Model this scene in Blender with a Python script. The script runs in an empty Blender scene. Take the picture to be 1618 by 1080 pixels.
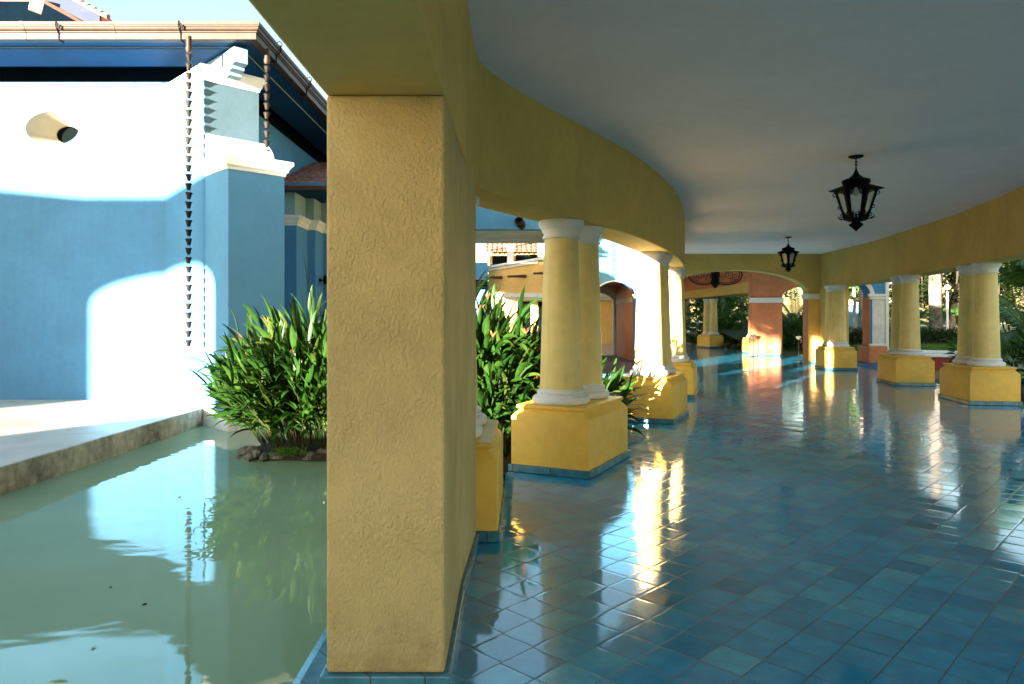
import bpy, math, random
from math import sin, cos, pi, radians, sqrt, atan2
from mathutils import Vector, Matrix

C = bpy.context.scene.collection
F = 1145.0; HY = 502.0; CX = 809.0; EYE = 1.5
def rx(px, d): return (px - CX) / F * d
def rz(py, d): return EYE + (HY - py) / F * d

# ------------------------------------------------------------------ materials
def new_mat(name):
    m = bpy.data.materials.new(name); m.use_nodes = True
    nt = m.node_tree
    return m, nt, nt.nodes["Principled BSDF"], nt.nodes["Material Output"]

def N(nt, t, **kw):
    n = nt.nodes.new(t)
    for k, v in kw.items():
        if hasattr(n, k): setattr(n, k, v)
        else: n.inputs[k].default_value = v
    return n

def mth(nt, op, a, b=None, c=None):
    n = nt.nodes.new('ShaderNodeMath'); n.operation = op
    for i, v in enumerate((a, b, c)):
        if v is None: continue
        if isinstance(v, (int, float)): n.inputs[i].default_value = v
        else: nt.links.new(v, n.inputs[i])
    return n.outputs[0]

def ramp(nt, fac, stops):
    r = nt.nodes.new('ShaderNodeValToRGB')
    el = r.color_ramp.elements
    el[0].position, el[0].color = stops[0][0], stops[0][1]
    el[1].position, el[1].color = stops[1][0], stops[1][1]
    for p, c in stops[2:]:
        e = el.new(p); e.color = c
    nt.links.new(fac, r.inputs[0])
    return r.outputs[0]

def plaster(name, col, rough=.75, grain=40, bump=.25, dist=.003, vary=.10, stain=None, streak=0.0, spec=.3):
    m, nt, b, out = new_mat(name)
    geo = N(nt, 'ShaderNodeNewGeometry')
    pos = geo.outputs['Position']
    n1 = N(nt, 'ShaderNodeTexNoise', Scale=1.3, Detail=6.0, Roughness=.6); nt.links.new(pos, n1.inputs['Vector'])
    n3 = N(nt, 'ShaderNodeTexNoise', Scale=9.0, Detail=4.0, Roughness=.6); nt.links.new(pos, n3.inputs['Vector'])
    mix = mth(nt, 'ADD', mth(nt, 'MULTIPLY', n1.outputs['Fac'], .65), mth(nt, 'MULTIPLY', n3.outputs['Fac'], .35))
    dk = tuple(c * (1 - vary * 1.6) for c in col) + (1,)
    lt = tuple(min(1, c * (1 + vary)) for c in col) + (1,)
    colr = ramp(nt, mix, [(.36, dk), (.62, lt)])
    if streak > 0:
        mp = N(nt, 'ShaderNodeMapping'); mp.inputs['Scale'].default_value = (11, 11, .5)
        nt.links.new(pos, mp.inputs['Vector'])
        ns = N(nt, 'ShaderNodeTexNoise', Scale=1.0, Detail=5.0, Roughness=.65); nt.links.new(mp.outputs[0], ns.inputs['Vector'])
        mm = N(nt, 'ShaderNodeMix', data_type='RGBA', blend_type='MULTIPLY')
        mm.inputs[0].default_value = streak
        nt.links.new(colr, mm.inputs[6])
        nt.links.new(ramp(nt, ns.outputs['Fac'], [(.42, (.45, .42, .36, 1)), (.56, (1, 1, 1, 1))]), mm.inputs[7])
        colr = mm.outputs[2]
    nt.links.new(colr, b.inputs['Base Color'])
    b.inputs['Roughness'].default_value = rough
    b.inputs['Specular IOR Level'].default_value = spec
    n2 = N(nt, 'ShaderNodeTexNoise', Scale=grain, Detail=3.0, Roughness=.5); nt.links.new(pos, n2.inputs['Vector'])
    h = mth(nt, 'ADD', n2.outputs['Fac'], mth(nt, 'MULTIPLY', n3.outputs['Fac'], .8))
    bp = N(nt, 'ShaderNodeBump', Strength=bump, Distance=dist)
    nt.links.new(h, bp.inputs['Height']); nt.links.new(bp.outputs[0], b.inputs['Normal'])
    return m

M = {}
M['pier'] = None
M['beam'] = plaster('yellow_plaster', (.64, .43, .12), grain=60, bump=.22, vary=.08)
M['pedestal'] = plaster('golden_paint', (.80, .49, .075), rough=.55, grain=25, bump=.12, vary=.10, spec=.4)
M['column'] = plaster('straw_paint', (.78, .62, .24), rough=.5, grain=30, bump=.10, vary=.08, streak=.14, spec=.4)
M['white'] = plaster('white_paint', (.72, .72, .70), rough=.55, grain=30, bump=.12, vary=.05)
M['offwhite'] = plaster('weathered_white_plaster', (.62, .62, .58), rough=.7, grain=30, bump=.25, vary=.14)
M['ceiling'] = plaster('ceiling_plaster', (.88, .775, .80), rough=.8, grain=16, bump=.08, vary=.03)
M['blue'] = plaster('sky_blue_plaster', (.060, .212, .395), rough=.75, grain=35, bump=.2, vary=.07, streak=.07)
M['blue_rough'] = plaster('rough_blue_plaster', (.060, .212, .395), rough=.8, grain=9, bump=.2, dist=.008, vary=.06)
M['rake'] = plaster('shade_darkened_blue_board', (.035, .045, .07), rough=.9, vary=.1, spec=.05)  # pale blue board, colour darkened to stand in for shade
M['clay_dark'] = plaster('dull_clay_moulding', (.07, .018, .008), rough=.9, vary=.2, spec=.05)
M['roots'] = plaster('pale_aerial_roots', (.05, .042, .03), rough=.9, vary=.3, spec=.05)
M['bowl'] = plaster('dull_metal_bowl', (.10, .095, .08), rough=.6, vary=.2)
M['blue_foot'] = plaster('bounce_lightened_blue_plaster', (.080, .255, .45), rough=.7, grain=35, bump=.15, vary=.05)  # wall blue lightened to stand in for bounce light on the buttress foot
M['blue_dimmed'] = plaster('sun_dimmed_blue_plaster', (.076, .13, .162), rough=.85, grain=8, bump=.35, dist=.006, vary=.08, spec=.1)  # rougher plaster, its colour also darkened to tame grazing sun
M['reveal'] = plaster('cream_reveal_plaster', (.34, .32, .26), rough=.8, vary=.06)
M['blue_pale'] = plaster('pale_blue_plaster', (.20, .33, .42), rough=.75, grain=45, bump=.12, vary=.05)
M['blue_strong'] = plaster('strong_blue_plaster', (.09, .34, .55), rough=.7, grain=45, bump=.1, vary=.06)
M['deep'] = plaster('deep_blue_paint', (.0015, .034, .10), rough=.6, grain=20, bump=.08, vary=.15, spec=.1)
M['navy'] = plaster('shade_and_louvre_blue', (.0008, .004, .008), rough=.9, grain=20, bump=.08, vary=.2, spec=.02)  # near-black stands in for shade under eaves and gable; louvres share it
M['orange'] = plaster('terracotta_plaster', (.56, .20, .085), rough=.6, grain=40, bump=.15, vary=.12)
M['far_yellow'] = plaster('ochre_plaster', (.62, .40, .13), rough=.75, grain=30, bump=.15, vary=.08)
M['redwall'] = plaster('dark_red_plaster', (.22, .03, .03), rough=.6, vary=.15)
M['copper'] = plaster('aged_copper', (.034, .020, .0105), rough=.5, grain=14, bump=.1, vary=.3, streak=.3, spec=.2)
M['bronze'] = plaster('dark_bronze', (.016, .012, .008), rough=.6, grain=60, bump=.2, vary=.35, spec=.15)
M['concrete'] = plaster('grey_stone_edge', (.42, .38, .29), rough=.8, grain=16, bump=.6, dist=.006, vary=.42, streak=.12)
M['rock'] = plaster('mossy_rock', (.15, .14, .11), rough=.9, grain=18, bump=.9, dist=.02, vary=.4)
M['soil'] = plaster('dark_soil', (.035, .03, .018), rough=.95, grain=20, bump=.8, dist=.02, vary=.4)
M['wood'] = plaster('brown_wood', (.10, .035, .02), rough=.6, grain=20, bump=.2, vary=.3)
M['trunk'] = plaster('grey_bark', (.30, .26, .20), rough=.9, grain=14, bump=.7, dist=.02, vary=.3, streak=.5)
M['palmtrunk'] = plaster('white_blotched_bark', (.16, .145, .125), rough=.9, grain=5, bump=.6, dist=.02, vary=.5, spec=.05, streak=.35)
M['darkwin'] = plaster('dark_interior', (.003, .005, .005), rough=1, vary=.2, spec=0)
M['socket'] = plaster('tarnished_socket_plate', (.12, .11, .09), rough=.5, vary=.2)
M['purple'] = plaster('dark_plinth_paint', (.12, .08, .10), rough=.6, vary=.2)

def stucco():
    m, nt, b, out = new_mat('textured_yellow_stucco')
    geo = N(nt, 'ShaderNodeNewGeometry'); pos = geo.outputs['Position']
    n1 = N(nt, 'ShaderNodeTexNoise', Scale=1.6, Detail=8.0, Roughness=.65); nt.links.new(pos, n1.inputs['Vector'])
    c = ramp(nt, n1.outputs['Fac'], [(.33, (.48, .365, .155, 1)), (.66, (.61, .475, .215, 1))])
    sz = N(nt, 'ShaderNodeSeparateXYZ'); nt.links.new(pos, sz.inputs[0])
    nd = N(nt, 'ShaderNodeTexNoise', Scale=13.0, Detail=6.0, Roughness=.7); nt.links.new(pos, nd.inputs['Vector'])
    foot = mth(nt, 'SUBTRACT', mth(nt, 'MULTIPLY', nd.outputs['Fac'], .9), mth(nt, 'MULTIPLY', sz.outputs[2], .9))
    wear = ramp(nt, foot, [(.26, (1, 1, 1, 1)), (.55, (.74, .70, .64, 1))])
    lm = N(nt, 'ShaderNodeTexNoise', Scale=.9, Detail=7.0, Roughness=.7, Distortion=1.0); nt.links.new(pos, lm.inputs['Vector'])
    fade = ramp(nt, lm.outputs['Fac'], [(.38, (.90, .88, .86, 1)), (.56, (1.04, 1.03, 1.02, 1))])
    mx = N(nt, 'ShaderNodeMix', data_type='RGBA', blend_type='MULTIPLY'); mx.inputs[0].default_value = 1; nt.links.new(c, mx.inputs[6]); nt.links.new(wear, mx.inputs[7])
    my = N(nt, 'ShaderNodeMix', data_type='RGBA', blend_type='MULTIPLY'); my.inputs[0].default_value = 1; nt.links.new(mx.outputs[2], my.inputs[6]); nt.links.new(fade, my.inputs[7])
    nt.links.new(my.outputs[2], b.inputs['Base Color'])
    b.inputs['Roughness'].default_value = .72
    b.inputs['Specular IOR Level'].default_value = .3
    mp = N(nt, 'ShaderNodeMapping'); mp.inputs['Scale'].default_value = (1, 1, .75); nt.links.new(pos, mp.inputs['Vector'])
    nz = N(nt, 'ShaderNodeTexNoise', Scale=62.0, Detail=3.0, Roughness=.5, Distortion=.35); nt.links.new(mp.outputs[0], nz.inputs['Vector'])
    nb = N(nt, 'ShaderNodeTexNoise', Scale=120.0, Detail=2.0, Roughness=.5, Distortion=.5); nt.links.new(mp.outputs[0], nb.inputs['Vector'])
    nl = N(nt, 'ShaderNodeTexNoise', Scale=4.0, Detail=3.0); nt.links.new(pos, nl.inputs['Vector'])
    blob = ramp(nt, nz.outputs['Fac'], [(.40, (0, 0, 0, 1)), (.58, (1, 1, 1, 1))])
    amp = mth(nt, 'MULTIPLY', blob, mth(nt, 'ADD', mth(nt, 'MULTIPLY', nl.outputs['Fac'], 1.5), -.2))
    h = mth(nt, 'ADD', amp, mth(nt, 'MULTIPLY', nb.outputs['Fac'], .35))
    bp = N(nt, 'ShaderNodeBump', Strength=.9, Distance=.0052)
    nt.links.new(h, bp.inputs['Height']); nt.links.new(bp.outputs[0], b.inputs['Normal'])
    return m
M['pier'] = stucco()

def metal_black():
    m, nt, b, out = new_mat('black_wrought_iron')
    b.inputs['Base Color'].default_value = (.004, .004, .004, 1)
    b.inputs['Roughness'].default_value = .65; b.inputs['Specular IOR Level'].default_value = .12
    n = N(nt, 'ShaderNodeTexNoise', Scale=60.0); bp = N(nt, 'ShaderNodeBump', Strength=.3, Distance=.002)
    nt.links.new(n.outputs['Fac'], bp.inputs['Height']); nt.links.new(bp.outputs[0], b.inputs['Normal'])
    return m
M['iron'] = metal_black()
M['rust'] = plaster('rusty_iron', (.07, .022, .015), rough=.6, vary=.3)

def glassy(name, col, a):
    m, nt, b, out = new_mat(name)
    tr = N(nt, 'ShaderNodeBsdfTransparent'); tr.inputs[0].default_value = col + (1,)
    gl = N(nt, 'ShaderNodeBsdfGlossy'); gl.inputs['Roughness'].default_value = .08
    df = N(nt, 'ShaderNodeBsdfTranslucent'); df.inputs[0].default_value = (.8, .8, .78, 1)
    m1 = N(nt, 'ShaderNodeMixShader'); m1.inputs[0].default_value = .08
    nt.links.new(tr.outputs[0], m1.inputs[1]); nt.links.new(gl.outputs[0], m1.inputs[2])
    m2 = N(nt, 'ShaderNodeMixShader'); m2.inputs[0].default_value = a
    nt.links.new(m1.outputs[0], m2.inputs[1]); nt.links.new(df.outputs[0], m2.inputs[2])
    nt.links.new(m2.outputs[0], out.inputs[0])
    return m
M['glass'] = glassy('clear_lantern_glass', (.95, .97, .96), .12)

def globe_mat():
    m, nt, b, out = new_mat('milky_globe')
    b.inputs['Base Color'].default_value = (.9, .9, .86, 1); b.inputs['Roughness'].default_value = .25
    return m
M['globe'] = globe_mat()

def floor_tiles():
    m, nt, b, out = new_mat('glazed_blue_floor_tiles')
    geo = N(nt, 'ShaderNodeNewGeometry'); pos = geo.outputs['Position']
    # slightly wandering grid
    nw = N(nt, 'ShaderNodeTexNoise', Scale=2.2, Detail=1.0); nt.links.new(pos, nw.inputs['Vector'])
    vm = N(nt, 'ShaderNodeVectorMath', operation='MULTIPLY_ADD')
    nt.links.new(nw.outputs['Color'], vm.inputs[0]); vm.inputs[1].default_value = (.022, .022, 0); nt.links.new(pos, vm.inputs[2])
    mp = N(nt, 'ShaderNodeMapping', vector_type='POINT')
    mp.inputs['Rotation'].default_value = (0, 0, radians(-46.0))     # rows run at 44 deg from +Y
    mp.inputs['Scale'].default_value = (4.85, 4.95, 1)
    # rotate first then scale
    r0 = N(nt, 'ShaderNodeVectorRotate', rotation_type='Z_AXIS'); r0.inputs['Angle'].default_value = radians(-46.0)
    nt.links.new(vm.outputs[0], r0.inputs['Vector'])
    mp.inputs['Rotation'].default_value = (0, 0, 0)
    nt.links.new(r0.outputs[0], mp.inputs['Vector'])
    sp = N(nt, 'ShaderNodeSeparateXYZ'); nt.links.new(mp.outputs[0], sp.inputs[0])
    v = sp.outputs['Y']; row = mth(nt, 'FLOOR', v)
    wn = N(nt, 'ShaderNodeTexWhiteNoise', noise_dimensions='1D'); nt.links.new(row, wn.inputs['W'])
    u = mth(nt, 'ADD', sp.outputs['X'], mth(nt, 'MULTIPLY', wn.outputs['Value'], .16))
    cell = mth(nt, 'FLOOR', u)
    fu = mth(nt, 'SUBTRACT', u, cell); fv = mth(nt, 'SUBTRACT', v, row)
    eu = mth(nt, 'MINIMUM', fu, mth(nt, 'SUBTRACT', 1.0, fu))
    ev = mth(nt, 'MINIMUM', fv, mth(nt, 'SUBTRACT', 1.0, fv))
    e = mth(nt, 'MINIMUM', mth(nt, 'MULTIPLY', eu, .95), ev)
    gn = N(nt, 'ShaderNodeTexNoise', Scale=30.0, Detail=2.0); nt.links.new(pos, gn.inputs['Vector'])
    e2 = mth(nt, 'ADD', e, mth(nt, 'MULTIPLY', mth(nt, 'SUBTRACT', gn.outputs['Fac'], .5), .012))
    tilef = N(nt, 'ShaderNodeMapRange', interpolation_type='SMOOTHSTEP'); tilef.inputs['From Min'].default_value = .006
    tilef.inputs['From Max'].default_value = .018; nt.links.new(e2, tilef.inputs['Value'])
    tf = tilef.outputs[0]
    cb = N(nt, 'ShaderNodeCombineXYZ'); nt.links.new(cell, cb.inputs[0]); nt.links.new(row, cb.inputs[1])
    w3 = N(nt, 'ShaderNodeTexWhiteNoise', noise_dimensions='3D'); nt.links.new(cb.outputs[0], w3.inputs['Vector'])
    tcol = ramp(nt, w3.outputs['Value'], [(0.0, (.018, .24, .42, 1)), (1.0, (.085, .44, .62, 1)), (.08, (.020, .30, .54, 1)), (.6, (.026, .35, .61, 1)), (.85, (.042, .41, .63, 1))])
    n5 = N(nt, 'ShaderNodeTexNoise', Scale=7.0, Detail=6.0, Roughness=.65); nt.links.new(pos, n5.inputs['Vector'])
    mm = N(nt, 'ShaderNodeMix', data_type='RGBA', blend_type='MULTIPLY'); mm.inputs[0].default_value = .8
    nt.links.new(tcol, mm.inputs[6]); nt.links.new(ramp(nt, n5.outputs['Fac'], [(.3, (.55, .62, .68, 1)), (.7, (1.25, 1.15, 1.08, 1))]), mm.inputs[7])
    mg = N(nt, 'ShaderNodeMix', data_type='RGBA')
    nt.links.new(tf, mg.inputs[0]); mg.inputs[6].default_value = (.02, .019, .017, 1); nt.links.new(mm.outputs[2], mg.inputs[7])
    nt.links.new(mg.outputs[2], b.inputs['Base Color'])
    # roughness
    n6 = N(nt, 'ShaderNodeTexNoise', Scale=2.5, Detail=5.0, Roughness=.6); nt.links.new(pos, n6.inputs['Vector'])
    rr = mth(nt, 'ADD', .0, mth(nt, 'MULTIPLY', n6.outputs['Fac'], .11))
    rr = mth(nt, 'ADD', rr, mth(nt, 'MULTIPLY', w3.outputs['Value'], .05))
    rr = mth(nt, 'ADD', rr, mth(nt, 'MULTIPLY', mth(nt, 'SUBTRACT', 1.0, tf), .5))
    nt.links.new(rr, b.inputs['Roughness'])
    b.inputs['IOR'].default_value = 1.78
    # tilt each tile a little, plus wavy glaze and sunk joints
    tl = N(nt, 'ShaderNodeVectorMath', operation='SUBTRACT'); nt.links.new(w3.outputs['Color'], tl.inputs[0]); tl.inputs[1].default_value = (.5, .5, .5)
    t2 = N(nt, 'ShaderNodeVectorMath', operation='MULTIPLY'); nt.links.new(tl.outputs[0], t2.inputs[0]); t2.inputs[1].default_value = (.012, .012, 0)
    ta = N(nt, 'ShaderNodeVectorMath', operation='ADD'); nt.links.new(t2.outputs[0], ta.inputs[0]); ta.inputs[1].default_value = (0, 0, 1)
    tn = N(nt, 'ShaderNodeVectorMath', operation='NORMALIZE'); nt.links.new(ta.outputs[0], tn.inputs[0])
    n7 = N(nt, 'ShaderNodeTexNoise', Scale=11.0, Detail=2.0); nt.links.new(pos, n7.inputs['Vector'])
    edge = N(nt, 'ShaderNodeMapRange', interpolation_type='SMOOTHSTEP'); edge.inputs['From Max'].default_value = .075; nt.links.new(e2, edge.inputs['Value'])
    h = mth(nt, 'ADD', mth(nt, 'MULTIPLY', n7.outputs['Fac'], .55), mth(nt, 'MULTIPLY', edge.outputs[0], .6))
    bp = N(nt, 'ShaderNodeBump', Strength=.35, Distance=.0014)
    nt.links.new(h, bp.inputs['Height']); nt.links.new(tn.outputs[0], bp.inputs['Normal'])
    nt.links.new(bp.outputs[0], b.inputs['Normal'])
    return m
M['tiles'] = floor_tiles()

def blue_tile_trim(name='glazed_blue_edge_tiles', c0=(.03, .15, .21), c1=(.07, .26, .33)):
    m, nt, b, out = new_mat(name)
    geo = N(nt, 'ShaderNodeNewGeometry'); pos = geo.outputs['Position']
    sp = N(nt, 'ShaderNodeSeparateXYZ'); nt.links.new(pos, sp.inputs[0])
    s = mth(nt, 'MULTIPLY', mth(nt, 'ADD', sp.outputs[0], mth(nt, 'MULTIPLY', sp.outputs[1], .8)), 4.6)
    cell = mth(nt, 'FLOOR', s); fr = mth(nt, 'SUBTRACT', s, cell)
    wn = N(nt, 'ShaderNodeTexWhiteNoise', noise_dimensions='1D'); nt.links.new(cell, wn.inputs['W'])
    c = ramp(nt, wn.outputs['Value'], [(0, c0 + (1,)), (1, c1 + (1,))])
    j = mth(nt, 'GREATER_THAN', fr, .035)
    mg = N(nt, 'ShaderNodeMix', data_type='RGBA'); nt.links.new(j, mg.inputs[0]); mg.inputs[6].default_value = (.07, .065, .055, 1)
    nt.links.new(c, mg.inputs[7])
    n = N(nt, 'ShaderNodeTexNoise', Scale=12.0, Detail=4.0); nt.links.new(pos, n.inputs['Vector'])
    mm = N(nt, 'ShaderNodeMix', data_type='RGBA', blend_type='MULTIPLY'); mm.inputs[0].default_value = .7
    nt.links.new(mg.outputs[2], mm.inputs[6]); nt.links.new(ramp(nt, n.outputs['Fac'], [(.3, (.6, .6, .6, 1)), (.7, (1.2, 1.2, 1.2, 1))]), mm.inputs[7])
    nt.links.new(mm.outputs[2], b.inputs['Base Color'])
    b.inputs['Roughness'].default_value = .22
    bp = N(nt, 'ShaderNodeBump', Strength=.4, Distance=.004); nt.links.new(n.outputs['Fac'], bp.inputs['Height']); nt.links.new(bp.outputs[0], b.inputs['Normal'])
    return m
M['trim'] = blue_tile_trim()

def water_mat():
    m, nt, b, out = new_mat('murky_green_water')
    geo = N(nt, 'ShaderNodeNewGeometry'); pos = geo.outputs['Position']
    n = N(nt, 'ShaderNodeTexNoise', Scale=.5, Detail=3.0); nt.links.new(pos, n.inputs['Vector'])
    nt.links.new(ramp(nt, n.outputs['Fac'], [(.3, (.20, .30, .17, 1)), (.7, (.26, .37, .22, 1))]), b.inputs['Base Color'])
    b.inputs['Roughness'].default_value = .015
    b.inputs['IOR'].default_value = 1.235; b.inputs['Specular Tint'].default_value = (.92, .80, .74, 1)
    w1 = N(nt, 'ShaderNodeTexNoise', Scale=2.3, Detail=1.5, Roughness=.45, Distortion=.4)
    mp = N(nt, 'ShaderNodeMapping'); mp.inputs['Scale'].default_value = (.8, 1.7, 1); nt.links.new(pos, mp.inputs['Vector'])
    nt.links.new(mp.outputs[0], w1.inputs['Vector'])
    w2 = N(nt, 'ShaderNodeTexNoise', Scale=6.0, Detail=1.0); nt.links.new(mp.outputs[0], w2.inputs['Vector'])
    h = mth(nt, 'ADD', w1.outputs['Fac'], mth(nt, 'MULTIPLY', w2.outputs['Fac'], .10))
    bp = N(nt, 'ShaderNodeBump', Strength=1.0, Distance=.0028)
    nt.links.new(h, bp.inputs['Height']); nt.links.new(bp.outputs[0], b.inputs['Normal'])
    return m
M['water'] = water_mat()

def terrace_mat():
    m, nt, b, out = new_mat('polished_grey_terrace_stone')
    geo = N(nt, 'ShaderNodeNewGeometry'); pos = geo.outputs['Position']
    n = N(nt, 'ShaderNodeTexNoise', Scale=1.2, Detail=8.0, Roughness=.65, Distortion=.5); nt.links.new(pos, n.inputs['Vector'])
    nt.links.new(ramp(nt, n.outputs['Fac'], [(.3, (.42, .35, .27, 1)), (.55, (.54, .45, .35, 1)), (.7, (.42, .32, .21, 1))]), b.inputs['Base Color'])
    nt.links.new(ramp(nt, n.outputs['Fac'], [(.3, (.30, .30, .30, 1)), (.7, (.5, .5, .5, 1))]), b.inputs['Roughness'])
    n2 = N(nt, 'ShaderNodeTexNoise', Scale=5.0, Detail=6.0); nt.links.new(pos, n2.inputs['Vector'])
    bp = N(nt, 'ShaderNodeBump', Strength=.25, Distance=.01); nt.links.new(n2.outputs['Fac'], bp.inputs['Height']); nt.links.new(bp.outputs[0], b.inputs['Normal'])
    return m
M['terrace'] = terrace_mat()

def roof_mat():
    m, nt, b, out = new_mat('clay_roof_tiles')
    geo = N(nt, 'ShaderNodeNewGeometry'); pos = geo.outputs['Position']
    n = N(nt, 'ShaderNodeTexNoise', Scale=4.0, Detail=6.0, Roughness=.7); nt.links.new(pos, n.inputs['Vector'])
    nt.links.new(ramp(nt, n.outputs['Fac'], [(.3, (.13, .055, .045, 1)), (.5, (.30, .11, .07, 1)), (.7, (.42, .19, .12, 1))]), b.inputs['Base Color'])
    b.inputs['Roughness'].default_value = .8
    bp = N(nt, 'ShaderNodeBump', Strength=.5, Distance=.01); nt.links.new(n.outputs['Fac'], bp.inputs['Height']); nt.links.new(bp.outputs[0], b.inputs['Normal'])
    return m
M['roof'] = roof_mat()

def leaf_mat(name, dark, mid, light, rough=.38, trans=.25, old=None):
    m, nt, b, out = new_mat(name)
    geo = N(nt, 'ShaderNodeNewGeometry')
    stops = [(0, dark + (1,)), (.85, light + (1,)), (.5, mid + (1,))]
    if old: stops.append((.97, old + (1,)))
    c = ramp(nt, geo.outputs['Random Per Island'], stops)
    n = N(nt, 'ShaderNodeTexNoise', Scale=14.0, Detail=2.0); nt.links.new(geo.outputs['Position'], n.inputs['Vector'])
    mm = N(nt, 'ShaderNodeMix', data_type='RGBA', blend_type='MULTIPLY'); mm.inputs[0].default_value = .6
    nt.links.new(c, mm.inputs[6]); nt.links.new(ramp(nt, n.outputs['Fac'], [(.3, (.65, .65, .6, 1)), (.7, (1.25, 1.2, 1.0, 1))]), mm.inputs[7])
    nt.links.new(mm.outputs[2], b.inputs['Base Color'])
    b.inputs['Roughness'].default_value = rough
    b.inputs['Specular IOR Level'].default_value = .22
    tl = N(nt, 'ShaderNodeBsdfTranslucent')
    g = N(nt, 'ShaderNodeMix', data_type='RGBA', blend_type='MULTIPLY'); g.inputs[0].default_value = 1
    nt.links.new(mm.outputs[2], g.inputs[6]); g.inputs[7].default_value = (1.6, 1.9, .6, 1)
    nt.links.new(g.outputs[2], tl.inputs[0])
    ms = N(nt, 'ShaderNodeMixShader'); ms.inputs[0].default_value = trans
    nt.links.new(b.outputs[0], ms.inputs[1]); nt.links.new(tl.outputs[0], ms.inputs[2])
    nt.links.new(ms.outputs[0], out.inputs[0])
    return m
M['leaf'] = leaf_mat('broad_lance_leaves', (.006, .024, .003), (.013, .046, .006), (.026, .066, .009), rough=.42, trans=.15, old=(.045, .072, .011))
M['palmleaf'] = leaf_mat('palm_leaflets', (.018, .065, .018), (.045, .13, .034), (.09, .19, .045), rough=.45, trans=.15)
M['treeleaf'] = leaf_mat('tree_leaves', (.006, .016, .004), (.016, .032, .007), (.036, .052, .012), rough=.6, trans=.25)
M['hedgeleaf'] = leaf_mat('hedge_leaves', (.05, .13, .018), (.09, .22, .03), (.16, .30, .04), rough=.5, trans=.2)
M['stem'] = leaf_mat('green_brown_stems', (.015, .03, .008), (.03, .045, .012), (.06, .045, .02), rough=.6, trans=0.0)
M['flower'] = leaf_mat('orange_red_bracts', (.55, .07, .03), (.70, .12, .05), (.75, .22, .10), rough=.5, trans=.2)
M['grass'] = leaf_mat('grass_blades', (.04, .08, .015), (.07, .12, .02), (.12, .16, .03), rough=.6, trans=.2)

def ground_mat():
    m, nt, b, out = new_mat('garden_ground')
    geo = N(nt, 'ShaderNodeNewGeometry'); pos = geo.outputs['Position']
    n = N(nt, 'ShaderNodeTexNoise', Scale=.6, Detail=8.0, Roughness=.7); nt.links.new(pos, n.inputs['Vector'])
    nt.links.new(ramp(nt, n.outputs['Fac'], [(.35, (.030, .060, .012, 1)), (.55, (.060, .085, .022, 1)), (.68, (.13, .09, .05, 1))]), b.inputs['Base Color'])
    b.inputs['Roughness'].default_value = .95
    n2 = N(nt, 'ShaderNodeTexNoise', Scale=14.0, Detail=5.0); nt.links.new(pos, n2.inputs['Vector'])
    bp = N(nt, 'ShaderNodeBump', Strength=.8, Distance=.04); nt.links.new(n2.outputs['Fac'], bp.inputs['Height']); nt.links.new(bp.outputs[0], b.inputs['Normal'])
    return m
M['ground'] = ground_mat()

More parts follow.
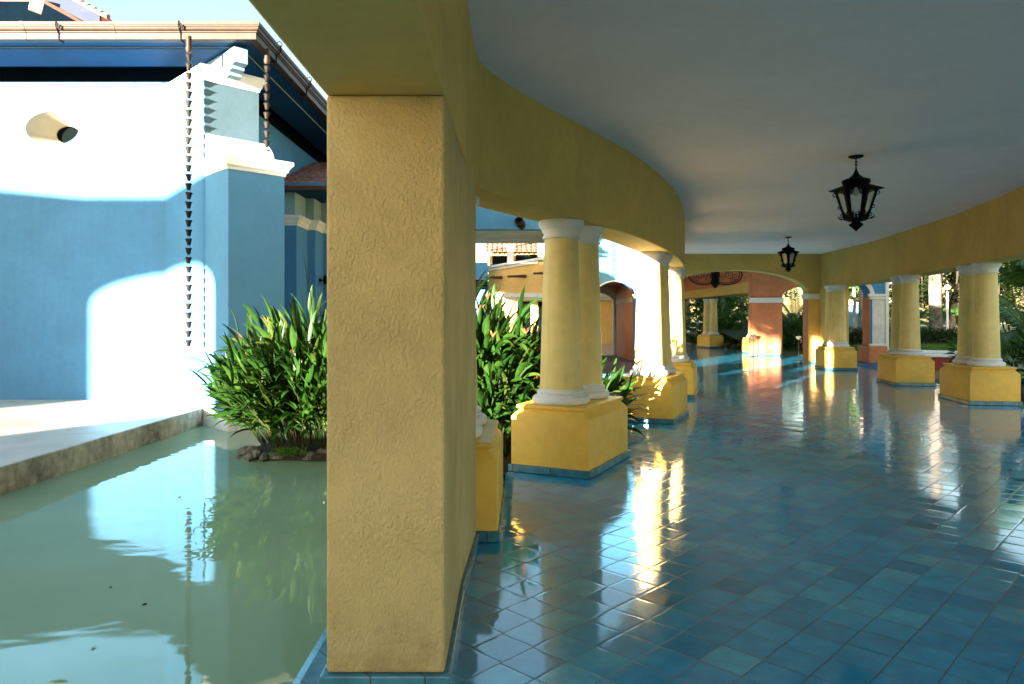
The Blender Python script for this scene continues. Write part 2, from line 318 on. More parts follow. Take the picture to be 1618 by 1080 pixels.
# ------------------------------------------------------------------ mesh builder
class MB:
    def __init__(s): s.v = []; s.f = []
    def add(s, vs, fs):
        o = len(s.v); s.v += [tuple(v) for v in vs]; s.f += [tuple(i + o for i in f) for f in fs]; return s
    def box(s, x0, y0, z0, x1, y1, z1, T=None):
        vs = [Vector(p) for p in ((x0,y0,z0),(x1,y0,z0),(x1,y1,z0),(x0,y1,z0),(x0,y0,z1),(x1,y0,z1),(x1,y1,z1),(x0,y1,z1))]
        if T: vs = [T @ v for v in vs]
        return s.add(vs, [(0,3,2,1),(4,5,6,7),(0,1,5,4),(1,2,6,5),(2,3,7,6),(3,0,4,7)])
    def prism(s, poly, z0, z1, T=None):           # ccw polygon in xy; z0/z1 numbers or functions
        f0 = z0 if callable(z0) else (lambda x, y: z0); f1 = z1 if callable(z1) else (lambda x, y: z1)
        n = len(poly)
        vs = [Vector((x, y, f0(x, y))) for x, y in poly] + [Vector((x, y, f1(x, y))) for x, y in poly]
        if T: vs = [T @ v for v in vs]
        return s.add(vs, [tuple(range(n))[::-1], tuple(range(n, 2*n))] + [(i, (i+1) % n, n+(i+1) % n, n+i) for i in range(n)])
    def lathe(s, prof, seg=24, c=(0,0,0), T=None, rot=0, cap=True):   # prof [(r,z)] upward
        vs = []; fs = []; n = len(prof)
        for r, z in prof:
            for k in range(seg):
                a = rot + 2*pi*k/seg
                vs.append(Vector((c[0]+r*cos(a), c[1]+r*sin(a), c[2]+z)))
        if T: vs = [T @ v for v in vs]
        for i in range(n-1):
            for k in range(seg):
                k2 = (k+1) % seg
                fs.append((i*seg+k, i*seg+k2, (i+1)*seg+k2, (i+1)*seg+k))
        if cap:
            fs.append(tuple(range(seg))[::-1]); fs.append(tuple((n-1)*seg+k for k in range(seg)))
        return s.add(vs, fs)
    def tube(s, pts, r, seg=6, closed=False):
        pts = [Vector(p) for p in pts]; n = len(pts)
        rr = r if isinstance(r, (list, tuple)) else [r]*n
        vs = []; fs = []
        up = Vector((0,0,1)); prev = None
        for i in range(n):
            if closed: d = pts[(i+1) % n] - pts[i-1]
            else: d = pts[min(i+1, n-1)] - pts[max(i-1, 0)]
            if d.length < 1e-9: d = Vector((0,0,1))
            d.normalize()
            if prev is None:
                a = d.cross(up)
                if a.length < .05: a = d.cross(Vector((1,0,0)))
            else:
                a = prev - d * prev.dot(d)
                if a.length < 1e-4: a = d.cross(up) if d.cross(up).length > .05 else d.cross(Vector((1,0,0)))
            a.normalize(); prev = a; b = d.cross(a)
            for k in range(seg):
                t = 2*pi*k/seg; vs.append(pts[i] + (a*cos(t) + b*sin(t))*rr[i])
        m = n if closed else n-1
        for i in range(m):
            j = (i+1) % n
            for k in range(seg):
                k2 = (k+1) % seg; fs.append((i*seg+k, i*seg+k2, j*seg+k2, j*seg+k))
        if not closed:
            fs.append(tuple(range(seg))[::-1]); fs.append(tuple((n-1)*seg+k for k in range(seg)))
        return s.add(vs, fs)
    def sweep(s, path, prof, closed_path=False):
        """profile [(out,z)] swept along xy path with mitred corners; 'out' is to the right of travel"""
        P = [Vector((p[0], p[1])) for p in path]; n = len(P); vs = []; fs = []; m = len(prof)
        z0 = [p[2] if len(p) > 2 else 0 for p in path]
        for i in range(n):
            if closed_path: a, b = P[i]-P[i-1], P[(i+1) % n]-P[i]
            else:
                a = P[i]-P[i-1] if i > 0 else P[1]-P[0]
                b = P[i+1]-P[i] if i < n-1 else P[-1]-P[-2]
            a.normalize(); b.normalize()
            na, nb = Vector((a.y, -a.x)), Vector((b.y, -b.x))
            mt = na + nb; mt.normalize(); k = 1 / max(.2, mt.dot(na))
            for o, z in prof: vs.append((P[i].x + mt.x*k*o, P[i].y + mt.y*k*o, z + z0[i]))
        cnt = n if closed_path else n-1
        for i in range(cnt):
            j = (i+1) % n
            for q in range(m):
                q2 = (q+1) % m
                fs.append((i*m+q, j*m+q, j*m+q2, i*m+q2))
        if not closed_path:
            fs.append(tuple(range(m))); fs.append(tuple((n-1)*m+q for q in range(m))[::-1])
        return s.add(vs, fs)
    def build(s, name, mat, parent=None, smooth=False, bevel=0, seg=2, local=False, recalc=True):
        me = bpy.data.meshes.new(name)
        L = Vector((0,0,0))
        if parent is not None and not local:
            p = parent
            while p is not None: L = L + p.location; p = p.parent
        vs = s.v if L.length == 0 else [(x-L.x, y-L.y, z-L.z) for x, y, z in s.v]
        me.from_pydata(vs, [], s.f); me.update()
        if recalc:
            import bmesh
            bm = bmesh.new(); bm.from_mesh(me); bmesh.ops.recalc_face_normals(bm, faces=bm.faces); bm.to_mesh(me); bm.free()
        mats = mat if isinstance(mat, (list, tuple)) else [mat]
        for m_ in mats: me.materials.append(M[m_] if isinstance(m_, str) else m_)
        if smooth:
            me.polygons.foreach_set('use_smooth', [True]*len(me.polygons)); 
            if smooth != 'all':
                try: me.set_sharp_from_angle(angle=radians(38))
                except Exception: pass
        o = bpy.data.objects.new(name, me); C.objects.link(o)
        if bevel:
            bv = o.modifiers.new('bevel', 'BEVEL'); bv.width = bevel; bv.segments = seg; bv.limit_method = 'ANGLE'; bv.angle_limit = radians(40)
        if parent is not None: o.parent = parent
        return o

def tag(o, label=None, cat=None, group=None, kind=None):
    if label: o['label'] = label
    if cat: o['category'] = cat
    if group: o['group'] = group
    if kind: o['kind'] = kind
    return o
def thing(name, label, cat, loc=(0,0,0), group=None):
    o = bpy.data.objects.new(name, None); C.objects.link(o); o.location = loc
    o.empty_display_size = .2
    return tag(o, label, cat, group)
def struct(mb, name, mat, **kw):
    o = mb.build(name, mat, **kw); o['kind'] = 'structure'; return o
def copy_tree(o, parent=None):
    c = o.copy(); C.objects.link(c); c.parent = parent
    for ch in list(o.children): copy_tree(ch, c)
    return c

def arch_h(x, op):
    cx, hw, sp, cr = op
    if cr <= sp: return sp
    t = max(-1, min(1, (x-cx)/hw)); return sp + (cr-sp)*sqrt(max(0, 1-t*t))
def arch_wall(mb, x0, x1, z0, z1, y0, y1, ops, n=20, T=None, top=None, bottoms=None):
    """wall slab from x0..x1, y0..y1 with arched openings (cx,halfw,spring,crown) rising from the floor.
    returns nothing; jambs and soffits included."""
    xs = [x0]
    for op in sorted(ops):
        a, b = op[0]-op[1], op[0]+op[1]
        xs += [('j', a, op, 0)] + [('a', a + (b-a)*(1-cos(pi*k/n))/2, op, k) for k in range(n+1)] + [('j', b, op, 1)]
    seq = [(x0, z0)]
    for e in xs[1:]:
        if e[0] == 'j': seq.append((e[1], z0))
        else: seq.append((e[1], arch_h(e[1], e[2])))
    seq.append((x1, z0))
    topf = top if top else (lambda x: z1)
    vs = []; fs = []
    for x, zb in seq:
        vs += [Vector((x, y0, zb)), Vector((x, y1, zb)), Vector((x, y0, topf(x))), Vector((x, y1, topf(x)))]
    for i in range(len(seq)-1):
        a, b = 4*i, 4*(i+1)
        same = abs(seq[i][0]-seq[i+1][0]) < 1e-6
        if not same:
            fs += [(a, b, b+2, a+2), (a+1, a+3, b+3, b+1), (a+2, b+2, b+3, a+3)]
        fs.append((a, a+1, b+1, b))
    fs += [(0, 2, 3, 1), (4*(len(seq)-1), 4*(len(seq)-1)+1, 4*(len(seq)-1)+3, 4*(len(seq)-1)+2)]
    if T: vs = [T @ v for v in vs]
    mb.add(vs, fs)

def spline(pts, n=6):
    P = [Vector(p) for p in pts]; out = []
    for i in range(len(P)-1):
        p0 = P[max(i-1, 0)]; p1 = P[i]; p2 = P[i+1]; p3 = P[min(i+2, len(P)-1)]
        for k in range(n):
            t = k/n
            out.append(.5*((2*p1) + (-p0+p2)*t + (2*p0-5*p1+4*p2-p3)*t*t + (-p0+3*p1-3*p2+p3)*t**3))
    out.append(P[-1]); return out
def offset(path, d):          # to the right of travel
    out = []
    for i, p in enumerate(path):
        a = path[max(i-1, 0)]; b = path[min(i+1, len(path)-1)]
        t = Vector((b[0]-a[0], b[1]-a[1])).normalized()
        out.append(Vector((p[0] + t.y*d, p[1] - t.x*d)))
    return out

# ------------------------------------------------------------------ world, sun, camera
AZ = radians(33.5); EL = radians(6.5)
TO_SUN = Vector((-sin(AZ)*cos(EL), -cos(AZ)*cos(EL), sin(EL)))
sc = bpy.context.scene
w = bpy.data.worlds.new("World"); sc.world = w; w.use_nodes = True
nt = w.node_tree; bg = nt.nodes['Background']
sky = nt.nodes.new('ShaderNodeTexSky'); sky.sky_type = 'NISHITA'; sky.sun_disc = False
sky.sun_elevation = EL; sky.sun_rotation = pi + AZ
sky.altitude = 0; sky.air_density = 1.0; sky.dust_density = 1.1; sky.ozone_density = 1.0
nt.links.new(sky.outputs[0], bg.inputs[0]); bg.inputs[1].default_value = .05
sd = bpy.data.lights.new('sun', 'SUN'); sd.energy = 5.0; sd.angle = radians(.5); sd.color = (1.0, .88, .73)
so = bpy.data.objects.new('sun', sd); C.objects.link(so)
so.rotation_euler = (-TO_SUN).to_track_quat('-Z', 'Y').to_euler(); so.location = TO_SUN*60
cd = bpy.data.cameras.new('camera'); cam = bpy.data.objects.new('camera', cd); C.objects.link(cam)
cam.location = (0, 0, EYE); cam.rotation_euler = (radians(90), 0, 0)
cd.sensor_width = 36; cd.lens = 36*F/1618; cd.shift_y = -(540-HY)/1618; cd.clip_end = 1000; cd.clip_start = .05
sc.camera = cam
sc.view_settings.view_transform = 'Standard'; sc.view_settings.look = 'None'
sc.view_settings.exposure = 3.72; sc.view_settings.gamma = 1

# ------------------------------------------------------------------ walkway plan
WATER = -.283
def czl(x, y): return 3.30 + .0125*max(y, 0)
BB = 2.46
L_near = [(-.262, -14), (-.262, -8), (-.262, -3), (-.262, 0), (-.265, 2.8)]
L_curve = [(-.262, 4.4), (-.235, 5.25), (-.02, 5.83), (.31, 6.45), (.68, 7.1), (1.13, 7.9), (1.56, 8.75), (2.23, 10.35), (2.60, 11.4), (2.93, 12.5), (3.2, 13.5), (3.62, 15.2), (4.1, 17.6), (4.55, 20.5), (4.9, 23.7)]
R_pts = [(3.0, -14), (3.0, -6), (3.2, -2), (3.9, 0), (4.62, 2), (5.35, 4), (6.12, 6.2), (6.85, 8.5), (7.45, 10.5), (7.93, 12.0), (8.48, 13.95), (9.08, 16.7), (9.72, 20.0), (10.1, 23.7)]
PL = spline(L_curve, 6); PL = [Vector(p) for p in L_near] + PL
PR = spline(R_pts, 4)
def resample(P, n):
    P = [Vector((p[0], p[1])) for p in P]; L = [0]
    for a, b in zip(P, P[1:]): L.append(L[-1] + (b-a).length)
    out = []; k = 0
    for i in range(n):
        s = L[-1]*i/(n-1)
        while k < len(P)-2 and L[k+1] < s: k += 1
        t = (s-L[k])/max(1e-9, L[k+1]-L[k]); out.append(P[k].lerp(P[k+1], t))
    return out

# the setting -------------------------------------------------------
g = MB(); g.add([(-150,-150,-.75),(200,-150,-.75),(200,260,-.75),(-150,260,-.75)], [(0,1,2,3)])
struct(g, 'ground', 'ground')
g = MB(); g.add([(-16,-16,WATER),(34,-16,WATER),(34,50,WATER),(-16,50,WATER)], [(0,1,2,3)])
struct(g, 'pool_water', 'water')
# tiled floor of the walkway: one slab following the two edges
LO = offset([p for p in PL if p[1] > 6.3], -.62); RO = offset([p for p in PR], .62)
left_edge = [(-.87, -14), (-.87, 6.0), (-.05, 6.02), (-.03, 7.0)] + [(p.x, p.y) for p in LO if p.y > 7.75]
right_edge = [(p.x, p.y) for p in RO if p.y < 23.6]
poly = right_edge + [(10.6, 23.7), (12.5, 23.9), (12.5, 28.2), (10.7, 28.7), (10.7, 46), (3.0, 46), (3.0, 24.2), (left_edge[-1][0], 24.0)] + left_edge[::-1]
f = MB(); f.prism(poly, -.5, 0.0); struct(f, 'floor', 'tiles')
# coping of glazed blue tiles on the floor edge beside the pool
f = MB()
f.sweep([(-.87+.0, -14), (-.87, 6.0)][::-1], [(-.19, -.14), (-.19, .004), (-.0, .004), (.035, -.006), (.035, -.14)][::-1])
struct(f, 'floor_edge_coping', 'trim')
f = MB()
ed = [(-.05, 6.02), (-.03, 7.0)] + [(p.x, p.y) for p in LO if p.y > 7.75]
f.sweep(ed[::-1], [(-.05, -.14), (-.05, .005), (.03, .0), (.03, -.14)])
f.sweep([(p[0], p[1]) for p in right_edge if p[1] > 5], [(-.12, -.14), (-.12, .005), (.035, .0), (.035, -.14)])
struct(f, 'floor_edge_trim', 'trim')

# walkway roof ------------------------------------------------------
wk = thing('covered_walkway', 'curving yellow roof with flat pale ceiling above the blue tiled floor', 'walkway', (2, 6, 3.3))
n = 70
A = resample(offset([Vector((p[0], p[1])) for p in PL], -.2), n*3); B = resample(offset([Vector((p[0], p[1])) for p in PR], .2), n*3); nn = n*3
cb = MB(); vs = []; fs = []
for a, b in zip(A, B):
    for k in range(5):
        p = a.lerp(b, k/4); vs.append((p.x, p.y, czl(p.x, p.y)))
for i in range(nn-1):
    for k in range(4): fs.append((i*5+k, i*5+k+1, (i+1)*5+k+1, (i+1)*5+k))
cb.add(vs, fs); cb.build('ceiling', 'ceiling', wk)
def near(y): t = max(0, min(1, (5.2-y)/1.0)); return t*t*(3-2*t)
def beam(path, side, th, z0, extra=.55):
    left = side < 0
    inn = [Vector((p[0], p[1])) for p in path]; out = offset(inn, side*th)
    if left: out = [a.lerp(b, 1 + (.485/th-1)*near(a.y)) for a, b in zip(inn, out)]
    mb = MB(); vs = []; fs = []
    zb0 = z0
    for a, b in zip(inn, out):
        z0 = zb0 - (.065*near(a.y) if left else 0)
        zt = czl(a.x, a.y) + extra
        vs += [(a.x, a.y, z0), (a.x, a.y, zt), (b.x, b.y, zt), (b.x, b.y, z0)]
    m_ = len(inn)
    for i in range(m_-1):
        for q in range(4): fs.append((4*i+q, 4*i+(q+1) % 4, 4*i+4+(q+1) % 4, 4*i+4+q))
    fs += [(0,1,2,3), (4*m_-4, 4*m_-1, 4*m_-2, 4*m_-3)]
    mb.add(vs, fs); return mb
beam(PL, -1, .44, BB).build('beam', 'beam', wk, smooth=True, bevel=.012)
beam(PR, 1, .44, BB).build('beam', 'beam', wk, smooth=True, bevel=.012)
rf = MB(); vs = []; fs = []
A2 = resample(offset([Vector((p[0], p[1])) for p in PL], -.6), n); B2 = resample(offset([Vector((p[0], p[1])) for p in PR], .6), n)
for a, b in zip(A2, B2):
    z = czl(a.x, a.y) + .56; vs += [(a.x, a.y, z), (b.x, b.y, z), (b.x, b.y, z+.2), (a.x, a.y, z+.2)]
for i in range(n-1):
    for q in range(4): fs.append((4*i+q, 4*i+(q+1) % 4, 4*i+4+(q+1) % 4, 4*i+4+q))
fs += [(0,1,2,3), (4*n-4, 4*n-1, 4*n-2, 4*n-3)]
rf.add(vs, fs); rf.build('roof_slab', 'beam', wk)
# unseen solid side wall added behind the viewer to block low sun
sw = MB(); sw.box(-.73, -14, 0, -.262, -2.6, BB-.067); sw.build('side_wall', 'beam', wk)

# big pier in the foreground ---------------------------------------
pr = thing('pier', 'large square stucco pier nearest the viewer, yellow, standing beside the pool', 'pier', (-.5, 3.8, 0))
pb = MB()
def pier_poly(o=0.0):
    return [(-.745-o, 2.905-o), (-.270+o, 2.905-o), (-.272+o, 3.4), (-.274+o, 3.9), (-.252+o, 4.4), (-.238+o, 4.78+o), (-.745-o, 4.78+o)]
pb.prism(pier_poly(), .075, BB-.066); pb.build('shaft', 'pier', pr, bevel=.012)
pb = MB(); pb.prism(pier_poly(.022), .004, .073); pb.build('skirting', 'trim', pr, bevel=.006)

# columns -----------------------------------------------------------
def round_square(hx, hy, r=.03):
    pts = []
    for sx, sy, a0 in ((1,1,0), (-1,1,pi/2), (-1,-1,pi), (1,-1,3*pi/2)):
        for k in range(3):
            a = a0 + k*pi/4; pts.append((sx*(hx-r) + r*cos(a), sy*(hy-r) + r*sin(a)))
    return pts
def make_column_local(root, cy, r0=.212, r1=.168, z0=.80, z1=2.28, zb=.655):
    sh = MB(); prof = []
    for k in range(9):
        t = k/8; prof.append((r0 + (r1-r0)*(t**1.15), z0-.01 + (z1-z0+.02)*t))
    sh.lathe(prof, 40, (0, cy, 0)); s_ = sh.build('shaft', 'column', root, smooth=True, local=True)
    bs = MB(); b = []
    for k in range(9):
        a = -pi/2 + pi*k/8; b.append((r0+.045 + .03*cos(a), zb+.04 + .04*sin(a)))
    b += [(r0+.028, zb+.082), (r0+.03, zb+.10)]
    for k in range(7):
        a = -pi/2 + pi*k/6; b.append((r0+.014 + .014*cos(a), zb+.118 + .018*sin(a)))
    b += [(r0+.002, zb+.15)]
    bs.lathe(b, 40, (0, cy, 0)); bs.build('base', 'white', root, smooth=True, local=True)
    cp = MB(); c = [(r1+.004, z1-.005)]
    for k in range(7):
        a = -pi/2 + pi*k/6; c.append((r1+.008 + .014*cos(a), z1+.012 + .013*sin(a)))
    c += [(r1+.006, z1+.032), (r1+.012, z1+.055), (r1+.022, z1+.075), (r1+.024, z1+.09), (r1+.034, z1+.095), (r1+.042, z1+.115), (r1+.052, z1+.125), (r1+.058, z1+.14), (r1+.058, z1+.178)]
    cp.lathe(c, 40, (0, cy, 0)); cp.build('capital', 'white', root, smooth=True, local=True)
def make_pair(double=True, hx=.405, hy=.615):
    root = thing('column_pair', '', '', (0,0,0))
    body = MB()
    lv = [(0, .075), (0, .535), (-.012, .555), (-.055, .60), (-.058, .612), (-.042, .618), (-.036, .632), (-.040, .648), (-.052, .655)]
    loops = [[(x, y, z) for x, y in round_square(hx+o, hy+o, .022)] for o, z in lv]
    m_ = len(loops[0]); vs = [p for l in loops for p in l]; fs = []
    for i in range(len(loops)-1):
        for k in range(m_): fs.append((i*m_+k, i*m_+(k+1) % m_, (i+1)*m_+(k+1) % m_, (i+1)*m_+k))
    fs += [tuple(range(m_))[::-1], tuple((len(loops)-1)*m_+k for k in range(m_))]
    body.add(vs, fs)
    ped = body.build('pedestal', 'pedestal', root, smooth=True, local=True)
    sk = MB(); sk.prism(round_square(hx+.02, hy+.02, .01), .004, .073); k_ = sk.build('skirting', 'trim', root, local=True, bevel=.005)
    k_.parent = ped
    for cy in ((-.295, .295) if double else (0,)): make_column_local(root, cy)
    return root
proto = make_pair()
def place(o, corner, heading, label, group, rightside=False, hx=.405, hy=.615):
    """corner = nearest pedestal corner on the floor; heading = deg from +Y towards +X of its long side"""
    h = radians(heading); f_ = Vector((sin(h), cos(h))); r_ = Vector((cos(h), -sin(h)))
    c = Vector(corner) + f_*(hy+.02) + r_*((hx+.02) * (1 if rightside else -1))
    o.location = (c.x, c.y, 0); o.rotation_euler = (0, 0, -h)
    tag(o, label, 'columns', group); return o
GL = 'twin columns along the pool side of the walkway'; GR = 'twin columns along the garden side of the walkway'
place(proto, (-.076, 4.83), 1.0, 'yellow column pair mostly hidden right behind the big stucco pier', GL)
place(copy_tree(proto), (.719, 6.71), 26.4, 'nearest full column pair on a golden pedestal, third support from the left, flowering bush behind', GL)
place(copy_tree(proto), (2.272, 10.16), 23, 'shaded golden pedestal with sunlit column shafts beside arching green leaves', GL)
place(copy_tree(proto), (3.38, 13.4), 17, 'slim far column pair on the pool side, dappled with sun down to its pedestal', GL)
place(copy_tree(proto), (4.25, 17.4), 13, 'column pair hidden beyond the others on the pool side of the walkway', GL)
place(copy_tree(proto), (7.85, 12.45), 9, 'biggest garden side column pair, at the right edge, on a golden pedestal', GR, True)
place(copy_tree(proto), (8.45, 16.0), 10, 'middle garden side column pair, in front of the white spotted palm trunk', GR, True)
place(copy_tree(proto), (9.02, 20.75), 7, 'farthest garden side column pair, touching the sunlit end wall', GR, True)
place(copy_tree(proto), (6.05, 4.6), 17, 'garden side column pair outside the picture at the right of the viewer', GR, True)
# columns of the room beyond the arch
place(copy_tree(proto), (9.75, 35.8), -15, 'distant column pair seen through the wide arch against dark palms', 'columns beyond the wide arch', True)
half = copy_tree(proto)
place(half, (9.90, 29.9), -2, 'half hidden column pair standing against the terracotta wall', 'columns beyond the wide arch', True)
half.location.x += -.02

# end wall with wide arch -------------------------------------------
YW = 23.7
ew = thing('arch_wall', 'yellow end wall of the walkway pierced by one wide low arch', 'wall', (7.4, YW, 0))
mb = MB(); arch_wall(mb, 4.45, 10.75, .07, 4.15, YW, YW+.45, [(7.37, 2.33, 2.30, 3.06)], 40)
mb.build('wall', 'beam', ew, bevel=.01)
mb = MB(); arch_wall(mb, 5.0, 9.705, .075, 2.3, YW+.02, YW+.43, [(7.37, 2.325, 2.29, 2.295)], 4)
jb = MB(); jb.box(9.690, YW+.012, .075, 9.70, YW+.44, 2.1); jb.build('jamb', 'orange', ew)
im = MB(); im.sweep([(9.69, YW+.46), (9.69, YW-.002), (10.2, YW-.002)], [(-.0, 2.12), (-.02, 2.12), (-.035, 2.15), (-.05, 2.25), (-.06, 2.29), (-.0, 2.29)][::-1])
# travel up the jamb towards the viewer then right: 'out' is right of travel -> use mirrored copy
im = MB(); im.sweep([(10.2, YW+.002), (9.69, YW+.002), (9.69, YW+.46)], [(0, 2.12), (-.02, 2.12), (-.035, 2.15), (-.05, 2.25), (-.06, 2.29), (0, 2.29)])
im.build('impost', 'white', ew)
sk = MB(); sk.box(9.685, YW-.02, .003, 10.3, YW+.46, .068); sk.build('skirting', 'trim', ew)
# walkway side end: short return wall between end wall and last garden columns
rw = thing('return_wall', 'narrow golden wall strip catching the sun where the walkway meets the end wall', 'wall', (10.1, 22.8, 0))
mb = MB(); mb.prism([(9.74, 22.15), (10.3, 22.15), (10.5, YW-.025), (10.05, YW-.025)], .07, BB-.002)
mb.build('wall', 'beam', rw, bevel=.01)
mb = MB(); mb.prism([(9.72, 22.13), (10.32, 22.13), (10.52, YW-.03), (10.03, YW-.03)], .003, .068); mb.build('skirting', 'trim', rw)

# room beyond the arch ----------------------------------------------
rm = thing('terracotta_room', 'terracotta walled room with a beam on columns, seen through the wide arch', 'room', (9, 28.6, 0))
mb = MB(); arch_wall(mb, 9.45, 12.7, .07, 3.75, 28.6, 29.0, [(11.42, .75, 2.30, 2.72)], 20); mb.build('wall', 'orange', rm, bevel=.01)
mb = MB(); mb.box(9.58, 28.56, .003, 10.66, 28.598, .068); mb.build('skirting', 'trim', rm)
mb = MB(); mb.box(9.36, 28.52, 2.10, 10.70, 28.598, 2.30); mb.build('impost', 'white', rm, bevel=.01)
so_ = MB(); so_.box(10.12, 28.57, .30, 10.32, 28.598, .42); soc = so_.build('wall_socket', 'white', rm, bevel=.008)
s2 = MB(); s2.box(10.14, 28.562, .32, 10.205, 28.57, .40); s2.box(10.235, 28.562, .32, 10.30, 28.57, .40); s2.build('socket_hole', 'socket', soc)
far = spline([(9.50, 28.98), (9.72, 30.6), (9.86, 33), (9.85, 37), (9.6, 41), (9.2, 46)], 5)
inn = [Vector((p[0], p[1])) for p in far]; out = offset(inn, .9); mb = MB(); vs = []; fs = []
for a, b in zip(inn, out): vs += [(a.x, a.y, 2.56), (a.x, a.y, 2.98), (b.x, b.y, 2.98), (b.x, b.y, 2.56)]
ub = MB(); uv = []
for a, b in zip(inn, out): uv += [(a.x+.02, a.y, 2.982), (a.x+.02, a.y, 3.8), (b.x, b.y, 3.8), (b.x, b.y, 2.982)]
ub.add(uv, [(4*i+q, 4*i+(q+1) % 4, 4*i+4+(q+1) % 4, 4*i+4+q) for i in range(len(inn)-1) for q in range(4)]); ub.build('upper_wall', 'orange', rm, smooth=True)
for i in range(len(inn)-1):
    for q in range(4): fs.append((4*i+q, 4*i+(q+1) % 4, 4*i+4+(q+1) % 4, 4*i+4+q))
mb.add(vs, fs); mb.build('beam', 'beam', rm, smooth=True)
mb = MB(); mb.box(3.6, YW+.452, 3.75, 12.7, 47, 3.95); mb.build('ceiling', 'ceiling', rm)
mb = MB(); mb.box(4.6, 46, 0, 9.3, 46.3, 3.74); mb.build('back_wall', 'orange', rm)
# iron chandelier
ch = thing('iron_chandelier', 'big wrought iron chandelier of paired scroll rings under the wide arch', 'chandelier', (rx(1130, 27), 27, 3.74))
cx_, cy_ = rx(1130, 27), 27.0
mb = MB(); mb.lathe([(.012, 3.2), (.012, 3.745)], 8, (cx_, cy_, 0)); mb.lathe([(.05, 3.71), (.09, 3.748)], 12, (cx_, cy_, 0)); mb.build('hanging_rod', 'iron', ch)
mb = MB(); mb.lathe([(.01, 2.60), (.08, 2.66), (.17, 2.78), (.16, 2.86), (.13, 3.0), (.13, 3.35), (.02, 3.42)], 8, (cx_, cy_, 0)); mb.build('body', 'iron', ch)
for sgn in (-1, 1):
    mb = MB()
    for (ax, az, r, ex) in ((.58, .36, .030, .42), (.50, .30, .016, .42)):
        mb.tube([(cx_+sgn*(ex+ax*cos(t)), cy_, 3.10+az*sin(t)) for t in [2*pi*k/36 for k in range(36)]], r, 6, True)
    for ox, oz, r0_, turns, ph in ((.25, 3.0, .15, 1.6, 0), (.55, 3.1, .17, 1.5, 2.0), (.78, 3.05, .13, 1.5, 4.0), (.45, 3.25, .12, 1.4, 1.0), (.66, 2.93, .10, 1.4, 3.0)):
        pts = []
        for k in range(28):
            t = k/27; a = ph + sgn*turns*2*pi*t; rr_ = r0_*(1-.85*t)
            pts.append((cx_+sgn*ox + rr_*cos(a), cy_, oz + rr_*sin(a)))
        mb.tube(pts, .011, 5)
    mb.build('scroll_ring', 'rust', ch, smooth='all')
# a pair of slim stands
def stand(x, y, label):
    t = thing('ash_stand', label, 'stand', (x, y, 0), 'slim ash stands by the terracotta wall')
    m1 = MB(); m1.lathe([(.13, .003), (.13, .02), (.02, .035), (.015, .75)], 14, (x, y, 0)); m1.build('post', 'iron', t, smooth=True)
    m1 = MB(); m1.lathe([(.03, .74), (.09, .80), (.10, .86), (.085, .865), (.06, .82)], 14, (x, y, 0)); m1.build('bowl', 'bowl', t, smooth=True)
    m1 = MB(); m1.tube([(x+.05, y, .62), (x+.10, y, .68), (x+.08, y, .76)], .012, 6); m1.build('handle', 'rust', t)
stand(rx(1190, 28.0), 28.0, 'slim stand with pale bowl before the sunlit terracotta wall')
stand(rx(1262, 25.2), 25.2, 'slim stand in the dark small arch beside the jamb of the wide arch')

